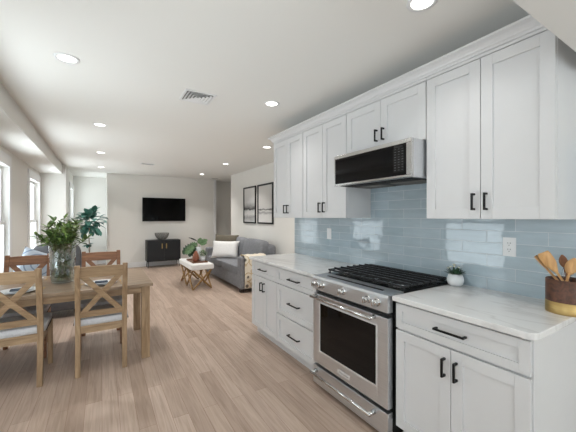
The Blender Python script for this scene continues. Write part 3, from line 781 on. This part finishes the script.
# ------------------------------------------------------------------ dining table
TX0, TX1, TY0, TY1 = -1.02, 0.432, 3.255, 4.25
TT = 0.742
t = thing('dining_table', 'rectangular light oak dining table set for four', 'table')
part('tabletop', lambda b: box(b, TX0, TX1, TY0, TY1, 0.712, TT), M['tabletop'], t, bevel=0.004)
def apron(b):
    i = 0.045
    box(b, TX0 + 0.08, TX1 - 0.08, TY0 + i, TY0 + i + 0.022, 0.645, 0.712); box(b, TX0 + 0.08, TX1 - 0.08, TY1 - i - 0.022, TY1 - i, 0.645, 0.712)
    box(b, TX0 + i, TX0 + i + 0.022, TY0 + 0.08, TY1 - 0.08, 0.645, 0.712); box(b, TX1 - i - 0.022, TX1 - i, TY0 + 0.08, TY1 - 0.08, 0.645, 0.712)
part('apron', apron, M['oak'], t, bevel=0.002)
for lx in (TX0 + 0.025, TX1 - 0.100):
    for ly in (TY0 + 0.03, TY1 - 0.100):
        part('leg', lambda b: box(b, lx, lx + 0.075, ly, ly + 0.075, 0, 0.712), M['oakz'], t, bevel=0.004)

# ------------------------------------------------------------------ dining chairs
def make_chair(label, wx, wz, tone):
    """local: x across, back at -y (origin below the seat centre)"""
    t = thing('dining_chair', label, 'chair', group='dining chairs with crossed backs around the table')
    w = 0.200
    def yb(z):        # side view curve of the back posts
        if z < 0.45: return -0.215 - 0.035 * ((0.45 - z) / 0.45) ** 1.6
        return -0.215 - 0.105 * ((z - 0.45) / 0.53) ** 1.3
    for s in (-1, 1):
        def post(b):
            prev = None; K = 14
            for i in range(K + 1):
                z = 0.98 * i / K; y = yb(z); hw = 0.020; d = 0.019 if z > 0.1 else 0.016
                xc = s * (w - hw) * (1.0 if z > 0 else 1.0)
                row = [b.verts.new((xc - hw, y - d, z)), b.verts.new((xc + hw, y - d, z)), b.verts.new((xc + hw, y + d, z)), b.verts.new((xc - hw, y + d, z))]
                if prev:
                    for k in range(4): b.faces.new((prev[k], prev[(k + 1) % 4], row[(k + 1) % 4], row[k]))
                else: b.faces.new(row[::-1])
                prev = row
            b.faces.new(prev)
        part('back_post', post, wz, t, bevel=0.003)
    for s in (-1, 1):
        part('leg', lambda b: beam(b, (s * 0.197, 0.205, 0.0), (s * 0.197, 0.200, 0.42), 0.038, 0.038, (0, 1, 0)), wz, t, bevel=0.003)
    def frame(b):
        box(b, -0.160, 0.160, -0.228, -0.204, 0.365, 0.430); box(b, -0.180, 0.180, 0.186, 0.212, 0.365, 0.430)
        for s in (-1, 1): box(b, s * 0.190 - 0.012, s * 0.190 + 0.012, -0.205, 0.190, 0.365, 0.430)
    part('seat_frame', frame, wx, t, bevel=0.002)
    c = part('seat_cushion', lambda b: cushion(b, (0, 0.0, 0.458), (0.424, 0.452, 0.066), 0.22, 32), M['linen'], t, smooth=True)
    def nails(b):
        # one continuous beaded strip along both sides and the front of the seat
        path = [(-0.2135, -0.19), (-0.2135, 0.205), (-0.195, 0.2275), (0.195, 0.2275), (0.2135, 0.205), (0.2135, -0.19)]
        pts, rr = [], []
        for (p, q) in zip(path, path[1:]):
            L_ = math.dist(p, q); n = max(2, int(L_ / 0.0065))
            for i in range(n):
                u = i / n; pts.append((p[0] + (q[0] - p[0]) * u, p[1] + (q[1] - p[1]) * u, 0.436)); rr.append(0.0045 if (len(pts) // 2) % 2 else 0.0012)
        tube(b, pts, rr, 6)
    part('nailhead_trim', nails, M['nail'], c)
    def rail(z0, z1, arch):
        def f(b):
            prev = None; K = 10
            for i in range(K + 1):
                x = -0.165 + 0.33 * i / K; a = arch * (1 - (x / 0.165) ** 2)
                r = [b.verts.new((x, yb(z0) - 0.011, z0)), b.verts.new((x, yb(z1) - 0.011, z1 + a)), b.verts.new((x, yb(z1) + 0.011, z1 + a)), b.verts.new((x, yb(z0) + 0.011, z0))]
                if prev:
                    for k in range(4): b.faces.new((prev[k], prev[(k + 1) % 4], r[(k + 1) % 4], r[k]))
                else: b.faces.new(r[::-1])
                prev = r
            b.faces.new(prev)
        return f
    part('top_rail', rail(0.870, 0.962, 0.006), wx, t, bevel=0.002)
    part('bottom_rail', rail(0.505, 0.560, 0.0), wx, t, bevel=0.002)
    for s in (-1, 1):
        off = 0.003 * s
        part('cross_brace', lambda b: beam(b, (-s * 0.145, yb(0.56) + off, 0.545), (s * 0.145, yb(0.87) + off, 0.885), 0.044, 0.017, (0, 1, 0.2)), wx, t, bevel=0.002)
    return t
# beam(): w is measured across the bar in the plane of the back, t through it
CHY = 3.445
c0 = make_chair('light oak chair with crossed back, near side of table by the free table end', M['oak'], M['oakz'], 0)
c0.location = (0.0, CHY, 0)
dup(c0, (-0.617, CHY, 0), 0, 'light oak chair with crossed back, near side of table, cut by the left picture edge')
c2 = make_chair('backlit-toned oak chair with crossed back, far side of table, by the free table end', M['oak_backlit'], M['oak_backlit'], 0)
c2.location = (-0.005, 4.025, 0); c2.rotation_euler = (0, 0, PI)
dup(c2, (-0.686, 4.025, 0), PI, 'backlit-toned oak chair with crossed back, far side of table, in front of the grey armchair')

# ------------------------------------------------------------------ table ware
def setting(x, y, s, where):
    p = bmesh.new(); lathe(p, [(0.0001, 0.0), (0.075, 0.0), (0.135, 0.014), (0.137, 0.017), (0.130, 0.016), (0.078, 0.005), (0.0001, 0.004)], n=36, cap=False)
    o = link('dinner_plate', p, M['ceramic'], smooth=True, loc=(x, y, TT + 0.0002)); tag(o, 'white dinner plate ' + where, 'plate', 'dinner plates on the table')
    p = bmesh.new(); lathe(p, [(0.0001, 0.0), (0.050, 0.0), (0.095, 0.014), (0.096, 0.017), (0.090, 0.016), (0.052, 0.005), (0.0001, 0.004)], n=32, cap=False)
    o = link('salad_plate', p, M['ceramic'], smooth=True, loc=(x, y, TT + 0.006)); tag(o, 'small white plate stacked ' + where, 'plate', 'salad plates on the table')
    p = bmesh.new(); box(p, -0.055, 0.055, -0.022, 0.022, 0, 0.012); box(p, -0.052, 0.052, -0.020, 0.018, 0.012, 0.018)
    o = link('folded_napkin', p, M['napkin'], loc=(x, y, TT + 0.0122), bevel=0.003); tag(o, 'folded slate grey napkin on the plates ' + where, 'napkin', 'napkins on the plates')
    for (dx, nm) in ((-0.165, 'fork'), (0.165, 'knife')):
        p = bmesh.new(); tube(p, [(0, -0.10, 0.003), (0, 0.03, 0.003)], [0.004, 0.0028], 8)
        if nm == 'fork':
            box(p, -0.010, 0.010, 0.03, 0.05, 0.0015, 0.0045)
            for k in range(4): box(p, -0.010 + k * 0.0058, -0.0075 + k * 0.0058, 0.05, 0.09, 0.0015, 0.004)
        else:
            box(p, -0.008, 0.008, 0.03, 0.11, 0.0015, 0.0035)
        o = link(nm, p, M['gold'], loc=(x + s * dx, y, TT + 0.0005)); o.rotation_euler = (0, 0, 0 if s > 0 else PI)
        tag(o, 'gold %s beside the plates %s' % (nm, where), nm, 'gold cutlery on the table')
setting(-0.005, 3.47, 1, 'at the near place by the free table end')
setting(-0.62, 3.47, 1, 'at the near place by the left picture edge')
setting(-0.005, 4.04, -1, 'at the far place by the free table end')
setting(-0.66, 4.04, -1, 'at the far place in front of the armchair')

# vase with greenery
VX, VY = -0.335, 3.755
t = thing('vase', 'tall clear glass vase holding leafy green branches on the dining table', 'vase', (VX, VY, TT + 0.0002))
part('glass_body', lambda b: lathe(b, [(0.0001, 0.0), (0.080, 0.0), (0.094, 0.010), (0.100, 0.06), (0.106, 0.20), (0.113, 0.39), (0.110, 0.39), (0.103, 0.20), (0.096, 0.06), (0.088, 0.018), (0.0001, 0.014)], n=48, cap=False), M['vase'], t, smooth=True)
part('water', lambda b: lathe(b, [(0.0001, 0.016), (0.086, 0.020), (0.094, 0.06), (0.099, 0.17), (0.0001, 0.17)], n=40, cap=False), M['water'], t, smooth=True)
bq = thing('green_branches', 'bunch of dark green leafy branches standing in the glass vase', 'plant', (VX, VY, TT + 0.0002))
stems = []
for i in range(34):
    a = 2 * PI * i / 34 + random.uniform(-.2, .2); sp = random.uniform(0.04, 0.235) ; h = random.uniform(0.56, 0.73) - sp * 0.7
    b0 = Vector((-0.05 * math.cos(a), -0.05 * math.sin(a), 0.02)); m1 = Vector((0.055 * math.cos(a) * random.uniform(.5, 1.2), 0.055 * math.sin(a), 0.30)); tp = Vector((sp * math.cos(a), sp * math.sin(a), h))
    stems.append((b0, m1, tp))
def stm(b):
    for b0, m1, tp in stems: tube(b, [b0, (b0 + m1) / 2, m1, (m1 + tp) / 2 + Vector((0, 0, 0.01)), tp], 0.0028, 6)
part('stems', stm, M['stem'], bq)
def bl(kind):
    def f(b):
        rnd = random.Random(3 + kind)
        for b0, m1, tp in stems:
            for k in range(18):
                u = rnd.uniform(-0.5, 1.0)
                p = m1.lerp(tp, u) if u >= 0 else m1.lerp(b0, -u * 1.7)
                inside = p.z < 0.38
                a = rnd.uniform(0, 2 * PI); el = rnd.uniform(-0.2, 1.1)
                L_ = rnd.uniform(0.06, 0.09) * (0.7 if inside else 1)
                d = Vector((math.cos(a) * math.cos(el), math.sin(a) * math.cos(el), math.sin(el)))
                if inside:
                    q = p + d * L_
                    if math.hypot(q.x, q.y) > 0.085: d = Vector((-p.x, -p.y, 0.12)).normalized()
                    rr = math.hypot(p.x, p.y)
                    if rr > 0.085: continue
                leaf(b, p, d, L_, L_ * 0.42, curl=rnd.uniform(0, 0.3), seg=4)
    return f
def submerged(b):
    rnd = random.Random(21)
    for k in range(230):
        a = rnd.uniform(0, 2 * PI); r = 0.075 * rnd.random() ** 0.5; z = rnd.uniform(0.03, 0.34)
        t_ = rnd.uniform(0, 2 * PI); e_ = rnd.uniform(0.5, 1.4); L_ = rnd.uniform(0.04, 0.07)
        d = Vector((math.cos(t_) * math.cos(e_), math.sin(t_) * math.cos(e_), math.sin(e_)))
        p = Vector((r * math.cos(a), r * math.sin(a), z)); q = p + d * L_
        if math.hypot(q.x, q.y) > 0.084: d = Vector((-p.x, -p.y, 0.12)).normalized()
        leaf(b, p, d, L_, L_ * 0.42, curl=0.2)
part('lower_leaves', submerged, M['leaf'], bq)
part('leaves', bl(0), M['leaf'], bq)
part('young_leaves', bl(9), M['leafy'], bq)

# ------------------------------------------------------------------ armchair by the windows
AX, AY = -0.585, 5.50
t = thing('armchair', 'charcoal grey armchair with rounded back by the windows, behind the dining table', 'armchair', (AX, AY, 0))
part('base', lambda b: cushion(b, (0, -0.02, 0.22), (0.68, 0.66, 0.25), 0.16, 32), M['chairgrey'], t, smooth=True)
part('seat_cushion', lambda b: cushion(b, (0, -0.07, 0.395), (0.50, 0.56, 0.15), 0.25, 32), M['chairgrey'], t, smooth=True)
part('backrest', lambda b: cushion(b, (0, 0.30, 0.635), (0.62, 0.17, 0.70), 0.42, 36, Matrix.Rotation(-0.10, 3, 'X')), M['chairgrey'], t, smooth=True)
for s in (-1, 1):
    part('arm', lambda b: cushion(b, (s * 0.305, -0.02, 0.40), (0.13, 0.68, 0.44), 0.28, 28), M['chairgrey'], t, smooth=True)
    for q in (-1, 1): part('leg', lambda b: tube(b, [(s * 0.27, q * 0.26, 0), (s * 0.26, q * 0.25, 0.12)], [0.016, 0.024], 12), M['darkfoot'], t, smooth=True)
b = bmesh.new(); pillow(b, (0, 0, 0), 0.43, 0.43, 0.15, Matrix.Identity(3))
o = link('throw_pillow', b, M['pillowblue'], smooth=True, loc=(AX - 0.215, AY + 0.05, 0.700)); o.rotation_euler = (-0.25, 0.42, 0.25)
tag(o, 'pale blue throw pillow with ring pattern leaning on the charcoal armchair', 'pillow')

# ------------------------------------------------------------------ fig tree in the far recess
t = thing('potted_tree', 'slender indoor tree with large blue-green leaves in the far left recess', 'plant', (-0.27, 9.0, 0))
part('pot', lambda b: lathe(b, [(0.0001, 0), (0.12, 0.0), (0.16, 0.30), (0.163, 0.32), (0.150, 0.32), (0.146, 0.28), (0.0001, 0.28)], n=36, cap=False), M['ceramic'], t, smooth=True)
part('soil', lambda b: lathe(b, [(0.0001, 0.291), (0.1455, 0.285)], n=36, cap=False), M['soil'], t)
part('trunk', lambda b: (tube(b, [(0, 0, 0.28), (0.01, 0, 0.6), (-0.01, 0, 0.90), (0.01, 0, 1.15), (0, 0, 1.38)], [0.012, 0.011, 0.010, 0.008, 0.005], 8), tube(b, [(0.0, 0, 1.05), (0.10, 0.02, 1.22), (0.17, 0.03, 1.30)], 0.005, 6), tube(b, [(0.0, 0, 1.1), (-0.10, -0.04, 1.25), (-0.18, -0.03, 1.32)], 0.005, 6), tube(b, [(0.0, 0, 0.50), (-0.02, -0.04, 0.62), (-0.02, -0.06, 0.70)], 0.004, 6)), M['bark'], t, smooth=True)
def fig(b):
    rnd = random.Random(11)
    for i in range(85):
        th = rnd.uniform(0, 2 * PI); ph = math.acos(rnd.uniform(-0.9, 1)); r = rnd.uniform(0.3, 1.0)
        p = Vector((0.02 + 0.25 * r * math.sin(ph) * math.cos(th), 0.25 * r * math.sin(ph) * math.sin(th), 1.28 + 0.30 * r * math.cos(ph)))
        d = (p - Vector((0, 0, 1.20))).normalized() + Vector((rnd.uniform(-.5, .5), rnd.uniform(-.5, .5), rnd.uniform(-0.9, 0.2)))
        leaf(b, p, d, rnd.uniform(0.16, 0.23), rnd.uniform(0.11, 0.15), curl=0.25)
    for i in range(11):
        a = 2 * PI * i / 11; leaf(b, (-0.02, -0.06, 0.69), (math.cos(a), math.sin(a), rnd.uniform(-.5, .9)), 0.13, 0.09, curl=0.3)
part('leaves', fig, M['figleaf'], t, smooth=True)

# ------------------------------------------------------------------ television and console
t = thing('television', 'flat black television mounted on the far wall above the console', 'television', (1.5375, 9.30, 1.597))
part('housing', lambda b: box(b, -0.583, 0.576, -0.055, -0.004, -0.332, 0.332), M['screenframe'], t, bevel=0.004)
part('screen', lambda b: box(b, -0.575, 0.568, -0.0565, -0.0555, -0.322, 0.324), M['screen'], t)
t = thing('console_cabinet', 'blue-black two-door console cabinet under the television', 'cabinet', (1.465, 9.075, 0))
part('body', lambda b: box(b, -0.435, 0.435, -0.17, 0.20, 0.170, 0.748), M['navy'], t, bevel=0.003)
for s in (-1, 1):
    d = part('door', lambda b: box(b, min(s * 0.002, s * 0.424), max(s * 0.002, s * 0.424), -0.188, -0.171, 0.182, 0.733), M['navy'], t, bevel=0.002)
    part('handle', lambda b: box(b, s * 0.055 - 0.013, s * 0.055 + 0.013, -0.200, -0.1885, 0.52, 0.655), M['gold'], d, bevel=0.002)
    for q in (-1, 1): part('leg', lambda b: tube(b, [(s * 0.405, q * 0.15, 0), (s * 0.395, q * 0.145, 0.17)], [0.009, 0.014], 10), M['navy'], t, smooth=True)
b = bmesh.new(); prof = [(0.03, 0.003), (0.09, 0.016), (0.14, 0.06), (0.172, 0.12), (0.185, 0.19)]
n = 20; rings = []
for j, (r, z) in enumerate(prof):
    rings.append([b.verts.new((r * math.cos(2 * PI * (k + j * .5) / n), r * math.sin(2 * PI * (k + j * .5) / n), z)) for k in range(n)])
for j in range(len(prof) - 1):
    for k in range(n):
        b.faces.new((rings[j][k], rings[j][(k + 1) % n], rings[j + 1][k])); b.faces.new((rings[j][(k + 1) % n], rings[j + 1][(k + 1) % n], rings[j + 1][k]))
b.faces.new(rings[0][::-1])
o = link('openwork_bowl', b, M['basketwire'], loc=(1.43, 9.06, 0.7505)); w = o.modifiers.new('wire', 'WIREFRAME'); w.thickness = 0.011; w.use_replace = True
tag(o, 'grey openwork metal bowl standing on the console cabinet', 'bowl')

# ------------------------------------------------------------------ framed prints
def print_(y0, y1, z0, z1, art, label):
    t = thing('framed_print', label, 'picture', (3.08, (y0 + y1) / 2, (z0 + z1) / 2), group='framed prints above the sofa')
    hy, hz, f = (y1 - y0) / 2, (z1 - z0) / 2, 0.035
    def fr(b):
        box(b, -0.03, -0.001, -hy, -hy + f, -hz, hz); box(b, -0.03, -0.001, hy - f, hy, -hz, hz)
        box(b, -0.03, -0.001, -hy + f, hy - f, -hz, -hz + f); box(b, -0.03, -0.001, -hy + f, hy - f, hz - f, hz)
    part('frame', fr, M['black'], t, bevel=0.002)
    part('print', lambda b: box(b, -0.012, -0.008, -hy + f - 0.001, hy - f + 0.001, -hz + f - 0.001, hz - f + 0.001), art, t)
print_(6.41, 7.12, 1.235, 2.125, M['art1'], 'black framed grey abstract print with dark smudge, left of the pair')
print_(5.57, 6.31, 1.235, 2.125, M['art2'], 'black framed pale abstract print with thin dark line, right of the pair')

# ------------------------------------------------------------------ sofa
SY0, SY1 = 5.12, 7.36
t = thing('sofa', 'grey fabric two-seat sofa against the right wall', 'sofa', (2.6, (SY0 + SY1) / 2, 0))
hl = (SY1 - SY0) / 2
part('base', lambda b: cushion(b, (0.0, 0, 0.19), (0.86, 2 * hl - 0.1, 0.26), 0.10, 40), M['sofa'], t, smooth=True)
part('back', lambda b: cushion(b, (0.30, 0.05, 0.48), (0.20, 2 * hl - 0.28, 0.70), 0.14, 40), M['sofa'], t, smooth=True)
for s in (-1, 1):
    part('arm', lambda b: box(b, -0.45, 0.39, s * hl - (0.0 if s < 0 else 0.19), s * hl + (0.19 if s < 0 else 0.0), 0.065, 0.650), M['sofa'], t, bevel=0.03, seg=4)
    part('seat_cushion', lambda b: cushion(b, (-0.10, s * 0.475, 0.385), (0.70, 0.955, 0.17), 0.18, 40), M['sofa'], t, smooth=True)
    part('back_cushion', lambda b: cushion(b, (0.15, s * 0.468 + 0.02, 0.665), (0.25, 0.93, 0.52), 0.42, 40, Matrix.Rotation(0.16, 3, 'Y')), M['sofa'], t, smooth=True)
    for q in (-0.40, 0.36): part('foot', lambda b: box(b, q - 0.035, q + 0.035, s * (hl - 0.08) - 0.035, s * (hl - 0.08) + 0.035, 0, 0.068), M['darkfoot'], t)
Rv = Matrix.Rotation(PI / 2, 3, 'Z')
def sofa_pillow(x, y, z, w, h, th, m, tilt, yaw, label):
    b = bmesh.new(); pillow(b, (0, 0, 0), w, h, th, Matrix.Identity(3))
    o = link('throw_pillow', b, m, smooth=True, loc=(x, y, z))
    R = Matrix.Rotation(yaw, 4, 'Z') @ Matrix.Rotation(PI / 2, 4, 'Z') @ Matrix.Rotation(tilt, 4, 'X')
    o.rotation_euler = R.to_euler(); tag(o, label, 'pillow')
sofa_pillow(2.36, 6.52, 0.66, 0.62, 0.40, 0.15, M['whitefab'], 0.35, 0.9, 'white rectangular throw pillow in front, on the sofa')
sofa_pillow(2.50, 6.88, 0.765, 0.70, 0.42, 0.14, M['olive'], 0.25, 0.55, 'olive brown throw pillow behind the white one on the sofa')
# throw over the near arm
def throw(b):
    y0, y1 = SY0 - 0.014, SY0 + 0.204
    path = [(y0, 0.085), (y0 - 0.004, 0.30), (y0, 0.60), (y0 + 0.012, 0.650), (y0 + 0.035, 0.668), ((y0 + y1) / 2, 0.670), (y1 - 0.03, 0.668), (y1 - 0.006, 0.645), (y1, 0.56), (y1 + 0.004, 0.50)]
    K = 16; th = 0.010
    G_ = []
    for side in (0, 1):
        g = []
        for i, (y, z) in enumerate(path):
            a = path[max(i - 1, 0)]; c = path[min(i + 1, len(path) - 1)]
            ty, tz = c[0] - a[0], c[1] - a[1]; l = math.hypot(ty, tz); ny, nz = -tz / l, ty / l
            row = []
            for k in range(K + 1):
                x = 2.215 + 0.44 * k / K; wv = 0.006 + 0.006 * math.sin(k * 1.3 + i * .2)
                off = wv + (th if side else 0)
                row.append(b.verts.new((x, y + ny * off, z + nz * off)))
            g.append(row)
        G_.append(g)
    for side in (0, 1):
        g = G_[side]
        for i in range(len(path) - 1):
            for k in range(K): b.faces.new((g[i][k], g[i][k + 1], g[i + 1][k + 1], g[i + 1][k]))
    A, B = G_
    for i in range(len(path) - 1):
        for k in (0, K): b.faces.new((A[i][k], A[i + 1][k], B[i + 1][k], B[i][k]))
    for i in (0, len(path) - 1):
        for k in range(K): b.faces.new((A[i][k], A[i][k + 1], B[i][k + 1], B[i][k]))
tag(part('throw_blanket', throw, M['throw'], None, smooth=True), 'cream and tan patterned throw blanket draped over the near sofa arm', 'blanket')

# ------------------------------------------------------------------ bench ottoman
BX0, BX1, BY0, BY1 = 1.43, 1.87, 5.79, 6.86
t = thing('cushioned_bench', 'white cushioned bench with crossed bronze legs in front of the sofa', 'bench')
part('cushion', lambda b: box(b, BX0, BX1, BY0, BY1, 0.375, 0.480), M['whitefab'], t, bevel=0.022, seg=4)
def xleg(a, b_, name='cross_leg'):
    def f(b):
        a0, b0 = Vector(a), Vector(b_)
        for (p, q, s) in ((a0, b0, 1), (b0, a0, -1)):
            top = Vector((q.x, q.y, 0.375)); mid = (a0 + b0) / 2; mid.z = 0.19
            pts = []
            for i in range(9):
                u = i / 8; pt = p.lerp(top, u); dz = 0.0
                pts.append(pt + (mid - pt).normalized() * 0.02 * math.sin(2 * PI * u) * (1 if u < .5 else -1))
            tube(b, pts, [0.019 - 0.004 * abs(1 - 2 * i / 8) for i in range(9)], 8)
        d = (b0 - a0).normalized(); mid = (a0 + b0) / 2
        tube(b, [mid + Vector((0, 0, 0.19)) - Vector((d.y, -d.x, 0)) * 0.02, mid + Vector((0, 0, 0.19)) + Vector((d.y, -d.x, 0)) * 0.02], 0.024, 10)
    part(name, f, M['bronze'], t, smooth=True)
i = 0.04; ym = (BY0 + BY1) / 2
xleg((BX0 + i, BY0 + i, 0), (BX1 - i, BY0 + i, 0)); xleg((BX0 + i, BY1 - i, 0), (BX1 - i, BY1 - i, 0))
for x in (BX0 + i, BX1 - i):
    xleg((x, BY0 + i, 0), (x, ym, 0)); xleg((x, ym, 0), (x, BY1 - i, 0))
part('stretcher', lambda b: tube(b, [((BX0 + BX1) / 2, BY0 + i, 0.19), ((BX0 + BX1) / 2, BY1 - i, 0.19)], 0.011, 8), M['bronze'], t, smooth=True)

tr = bmesh.new(); box(tr, -0.145, 0.145, -0.27, 0.27, 0, 0.010)
for (a, b_, c, d) in ((-0.145, -0.133, -0.27, 0.27), (0.133, 0.145, -0.27, 0.27), (-0.133, 0.133, -0.27, -0.258), (-0.133, 0.133, 0.258, 0.27)): box(tr, a, b_, c, d, 0.010, 0.030)
o = link('serving_tray', tr, M['tray'], loc=(1.66, 6.27, 0.4802), bevel=0.002); tag(o, 'dark wooden serving tray lying on the cushioned bench', 'tray')
TZ = 0.4905
b = bmesh.new(); lathe(b, [(0.0001, 0), (0.045, 0), (0.062, 0.03), (0.064, 0.09), (0.050, 0.15), (0.030, 0.19), (0.024, 0.215), (0.019, 0.215), (0.022, 0.19), (0.0001, 0.18)], n=32, cap=False)
o = link('terracotta_vase', b, M['clay'], loc=(1.605, 6.14, TZ), smooth=True); tag(o, 'brown terracotta bottle vase on the tray, front left', 'vase')
t = thing('potted_plant', 'small white pot with pale green leaves on the tray, front right', 'plant', (1.735, 6.10, TZ))
part('pot', lambda b: lathe(b, [(0.0001, 0), (0.044, 0), (0.052, 0.11), (0.048, 0.112), (0.046, 0.10), (0.0001, 0.098)], n=32, cap=False), M['ceramic'], t, smooth=True)
def pl(b):
    rnd = random.Random(5)
    for k in range(55):
        a = rnd.uniform(0, 2 * PI); r = rnd.uniform(0, 0.055); z = rnd.uniform(0.11, 0.22)
        leaf(b, (r * math.cos(a), r * math.sin(a), z), (math.cos(a), math.sin(a), rnd.uniform(-.2, .8)), rnd.uniform(0.04, 0.065), 0.034, curl=0.3)
part('foliage', pl, M['lleaf'], t)
t = thing('white_vase', 'tall white vase with monstera leaves behind the terracotta bottle', 'vase', (1.715, 6.36, TZ))
part('vase_body', lambda b: lathe(b, [(0.0001, 0), (0.040, 0), (0.046, 0.12), (0.062, 0.27), (0.058, 0.27), (0.042, 0.12), (0.0001, 0.10)], n=32, cap=False), M['ceramic'], t, smooth=True)
def bigleaf(b, c, d, L_, Wd, up=(-.6, -.8, 0.3)):
    """broad lobed leaf with notches, slightly cupped"""
    d = Vector(d).normalized(); u = Vector(up).normalized(); s = d.cross(u).normalized(); n = s.cross(d)
    K = 10; cl = [b.verts.new(Vector(c) + d * L_ * i / K - n * 0.15 * L_ * (i / K) ** 2) for i in range(K + 1)]
    for sg in (-1, 1):
        ed = []
        for i in range(K + 1):
            w = Wd / 2 * math.sin(PI * (0.1 + 0.9 * i / K)) ** 0.6 * (1.0 if i % 2 else 0.62)
            ed.append(b.verts.new(cl[i].co + s * sg * w + n * w * 0.2))
        for i in range(K): b.faces.new((cl[i], cl[i + 1], ed[i + 1], ed[i]))
def mons(b):
    for (c, d, L_, Wd) in (((-0.10, -0.04, 0.30), (-0.8, 0.5, -0.75), 0.26, 0.19), ((-0.02, 0, 0.32), (-0.9, 0.5, -0.1), 0.20, 0.15),
                           ((0.04, -0.02, 0.33), (0.5, -0.35, 0.45), 0.17, 0.15), ((0.02, -0.02, 0.36), (0.75, -0.5, 0.0), 0.15, 0.13), ((0.01, -0.02, 0.34), (0.15, -0.2, 0.9), 0.13, 0.12)):
        bigleaf(b, c, d, L_, Wd)
part('monstera_leaves', mons, M['lleaf'], t)
def mons2(b):
    bigleaf(b, (-0.09, 0.02, 0.30), (-0.85, 0.5, -0.60), 0.30, 0.22); bigleaf(b, (-0.06, 0.0, 0.29), (-0.6, 0.4, -0.95), 0.27, 0.2)
part('dark_leaves', mons2, M['mleaf'], t)
part('feather_leaf', lambda b: (leaf(b, (-0.03, 0.0, 0.40), (-0.72, 0.45, 0.42), 0.19, 0.035, (-.5, -.5, .8), 0.12, 8), leaf(b, (-0.03, 0.0, 0.40), (-0.72, 0.45, 0.42), 0.19, 0.035, (.5, .5, .8), 0.12, 8)), M['darkleaf'], t)
part('stems', lambda b: (tube(b, [(0, 0, 0.11), (-0.01, 0, 0.27), (-0.03, 0, 0.40)], 0.003, 6), tube(b, [(0.01, 0, 0.11), (0.02, -0.01, 0.28), (0.04, -0.02, 0.33)], 0.003, 6), tube(b, [(-0.01, 0, 0.11), (-0.04, 0.0, 0.29), (-0.09, 0.0, 0.30)], 0.003, 6)), M['stem'], t)
